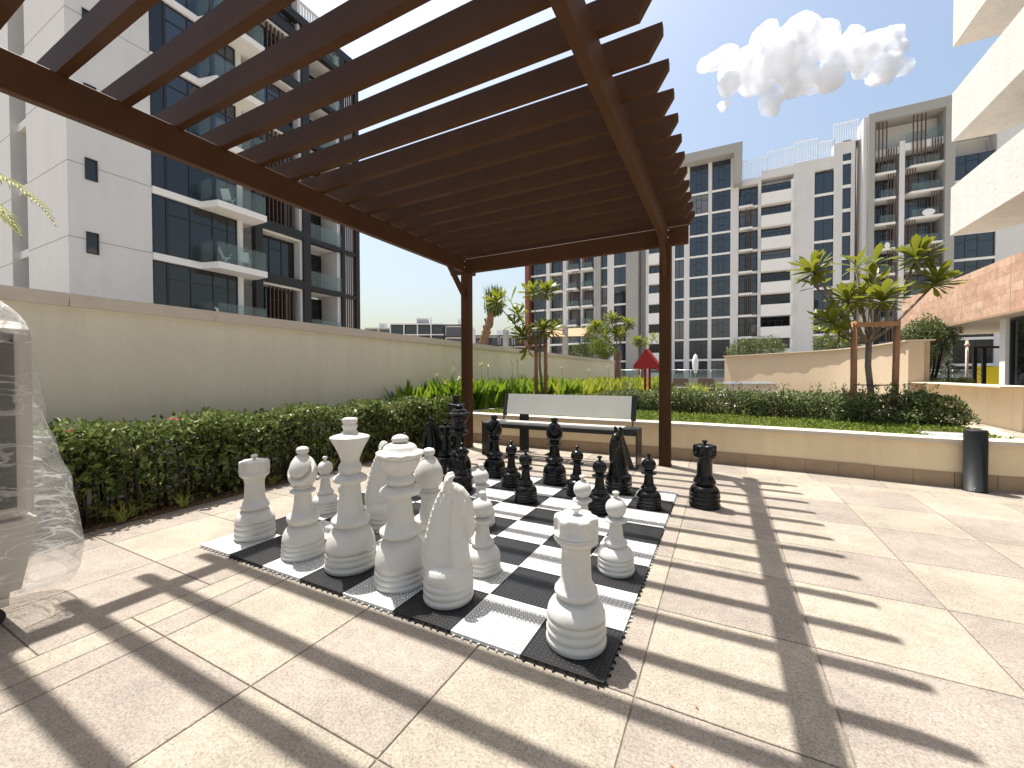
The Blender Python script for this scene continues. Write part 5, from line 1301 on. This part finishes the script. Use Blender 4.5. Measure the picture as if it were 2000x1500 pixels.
def wicker(px, d, lab):
    p = at(px, 760, d); t = thing('wicker_chair', lab, 'chair', (p.x, p.y, .3), 'wicker chairs on the terrace'); x, y = p.x, p.y
    w = MB(); w.box((x-.33, y-.3, .48), (x+.33, y+.3, .62), bev=.03); w.build('seat', WICK, t)
    w = MB(); w.add([(x-.36, y+.28, .5), (x+.36, y+.28, .5), (x+.36, y+.34, .5), (x-.36, y+.34, .5), (x-.30, y+.42, 1.0), (x+.30, y+.42, 1.0), (x+.30, y+.47, 1.0), (x-.30, y+.47, 1.0)], [(3,2,1,0),(4,5,6,7),(0,1,5,4),(1,2,6,5),(2,3,7,6),(3,0,4,7)]); w.build('backrest', WICK, t)
    for s_ in (-.36, .31): w = MB(); w.box((x+s_, y-.3, .60), (x+s_+.05, y+.3, .78)); w.build('armrest', WICK, t)
    for sx in (-.3, .26):
        for sy in (-.28, .24): w = MB(); w.box((x+sx, y+sy, .3), (x+sx+.04, y+sy+.04, .479)); w.build('leg', WICK, t)
wicker(1378, 17, 'dark wicker chair on the terrace left of the barbecue'); wicker(1328, 18, 'dark wicker chair on the terrace just right of the pergola post')
w = MB()
for px, d in ((1345, 15), (1352, 15.4), (1360, 15), (1366, 15.6), (1395, 19), (1404, 19), (1330, 20), (1285, 17), (1298, 17), (1340, 20), (1412, 20)):
    p = at(px, 744, d)
    for q in range(60): blade(w, (p.x+random.uniform(-.2, .2), p.y+random.uniform(-.2, .2), .3), random.uniform(0, 6.28), random.uniform(.0, .6), random.uniform(.35, .72), .04, 0, 4, random.uniform(.3, 1.2), .2, 'taper')
tag(w.build('tall_grasses', L_CANNY), 'clumps of yellow green tall grass on the terrace beyond the planter', 'grass', kind='stuff')
pp = at(1333, 760, 16.5); w = MB(); w.lathe([(.16, 0), (.22, .34), (.22, .36), (.19, .36), (.17, .30), (0, .30)], (pp.x, pp.y, .3), 20); tag(w.build('plant_pot', GREYM, origin=(pp.x, pp.y, .3)), 'grey plant pot on the terrace beside the pergola post', 'pot')
# shade sail with posts
ss = thing('shade_sail', 'tan canvas shade sail on grey posts beyond the boundary wall', 'shade sail', tuple(gb(1090, 24)))
q1, q2, q3, q4 = at(1062, 643, 22), at(1150, 640, 30), at(1140, 656, 24), at(1075, 657, 20)
w = MB(); w.add([q1, q2, q3, q4], [(0, 1, 2, 3)]); w.add([p+Vector((0, 0, -.03)) for p in (q1, q2, q3, q4)], [(3, 2, 1, 0)]); w.build('canvas', SAIL, ss)
for px, d, top_ in ((988, 22, 645), (1104, 22, 638)):
    p = at(px, top_, d); w = MB(); w.box((p.x-.12, p.y-.12, 0), (p.x+.12, p.y+.12, p.z)); w.build('post', GREYM, ss)
# lamp post, black frame, yellow board
p = at(1889, 662, 18); lp = thing('lamp_post', 'pale slim lamp post behind the low cream wall', 'lamp post', (p.x, p.y, 0)); w = MB(); w.tube([(p.x, p.y, 0), (p.x, p.y, p.z-.25)], .05, 10); w.build('pole', COPE2, lp)
w = MB(); w.lathe([(.05, 0), (.085, .0), (.085, .08), (.05, .09), (.05, .22), (.02, .24)], (p.x, p.y, p.z-.30), 12); w.build('lamp_head', COPE2, lp)
p0, p1 = at(1904, 677, 17), at(1962, 674, 16.4); kf = thing('black_post_frame', 'black square frame of posts in front of the yellow board', 'gate', (p0.x, p0.y, 0)); w = MB()
for q in (p0, p0+(p1-p0)*.32, p1): w.box((q.x-.055, q.y-.055, 0), (q.x+.055, q.y+.055, p0.z-.1))
w.obox((p0.x-.055, p0.y-.05, p0.z-.099), Vector((p1.x-p0.x, p1.y-p0.y, 0)), (0, .1, 0), (0, 0, .09)); w.build('bars', BLACKM, kf)
a, b = at(1906, 715, 19), at(1917.5, 715, 19); yb = thing('play_board', 'yellow board with small cut out marks behind the black frame', 'board', (a.x, a.y, 0)); u = b-a; u.z = 0
w = MB(); w.obox((a.x, a.y, .75), u, (.01, .04, 0), (0, 0, a.z-.75)); w.obox((b.x+.12, b.y, .6), (.75, -.1, 0), (0, .04, 0), (-.0, 0, .9)); w.build('panel', YEL, yb)
w = MB()
for (x_, z_) in ((.2, .75), (.55, .8), (.7, .45), (.3, .5), (.6, .2), (.8, .7)): w.obox(Vector((a.x, a.y-.012, .75))+u*x_+Vector((0, 0, (a.z-.75)*z_)), u*.12, (0, .01, 0), (0, 0, .05))
w.build('cut_outs', CHAR, yb)

# ------------------------------------------------------------------ clouds
def cloud(blobs, D, vox):
    m = MB()
    for (px, py, r) in blobs:
        rr = r/800.64*D; m.sphere(tuple(at(px, py, D+random.uniform(-.5, .5)*rr)), rr, 20, 14)
    o = m.build('cloud', CLOUD)
    md = o.modifiers.new('remesh', 'REMESH'); md.mode = 'VOXEL'; md.voxel_size = vox
    for sc, st in ((26, 8), (12, 6.5), (5.5, 4.0)):
        tx = bpy.data.textures.new('cloud_noise', 'CLOUDS'); tx.noise_scale = sc*D/800; tx.noise_depth = 3
        dm = o.modifiers.new('displace', 'DISPLACE'); dm.texture = tx; dm.strength = st*D/800; dm.mid_level = .5; dm.texture_coords = 'LOCAL'
    o.modifiers.new('smooth', 'SMOOTH').iterations = 2
    for p in o.data.polygons: p.use_smooth = True
    md.use_smooth_shade = True
    return tag(o, kind='structure')
CLOUD = bpy.data.materials.new('cloud_vapour'); CLOUD.use_nodes = True; _t = CLOUD.node_tree; _t.nodes.clear()
_o = _t.nodes.new('ShaderNodeOutputMaterial'); _v = _t.nodes.new('ShaderNodeVolumePrincipled'); _v.inputs['Color'].default_value = (.935, .945, .965, 1); _v.inputs['Anisotropy'].default_value = .25
_tc = _t.nodes.new('ShaderNodeTexCoord'); _n = _t.nodes.new('ShaderNodeTexNoise'); _n.inputs['Scale'].default_value = .045; _n.inputs['Detail'].default_value = 4; _t.links.new(_tc.outputs['Object'], _n.inputs['Vector'])
_m = _t.nodes.new('ShaderNodeMapRange'); _m.inputs[1].default_value = .40; _m.inputs[2].default_value = .60; _m.inputs[3].default_value = .012; _m.inputs[4].default_value = .20; _t.links.new(_n.outputs[0], _m.inputs[0]); _t.links.new(_m.outputs[0], _v.inputs['Density'])
_t.links.new(_v.outputs[0], _o.inputs['Volume'])
scene.cycles.volume_bounces = 12; scene.cycles.volume_step_rate = 4
big = [(1375, 128, 14), (1395, 118, 18), (1420, 110, 22), (1430, 140, 26), (1425, 165, 22), (1460, 120, 26), (1490, 80, 26), (1500, 60, 18), (1470, 160, 26), (1520, 110, 46), (1560, 70, 36), (1575, 45, 14), (1600, 80, 34), (1560, 150, 34), (1500, 180, 14),
       (1620, 60, 16), (1612, 48, 10), (1640, 110, 32), (1620, 150, 28), (1665, 75, 20), (1665, 60, 12), (1690, 100, 30), (1720, 85, 26), (1748, 70, 18), (1750, 60, 10), (1755, 95, 16), (1690, 130, 22), (1735, 130, 24), (1765, 130, 16), (1775, 122, 9), (1712, 150, 16), (1735, 155, 10),
       (1500, 205, 17), (1508, 215, 14), (1515, 192, 15), (1490, 195, 10), (1590, 165, 20), (1545, 180, 12)]
cloud(big, 800, 3.2)
cloud([(1412, 208, 9), (1420, 203, 6), (1406, 205, 5)], 800, 1.6)

for o in scene.objects:
    if 'o' in o: del o['o']
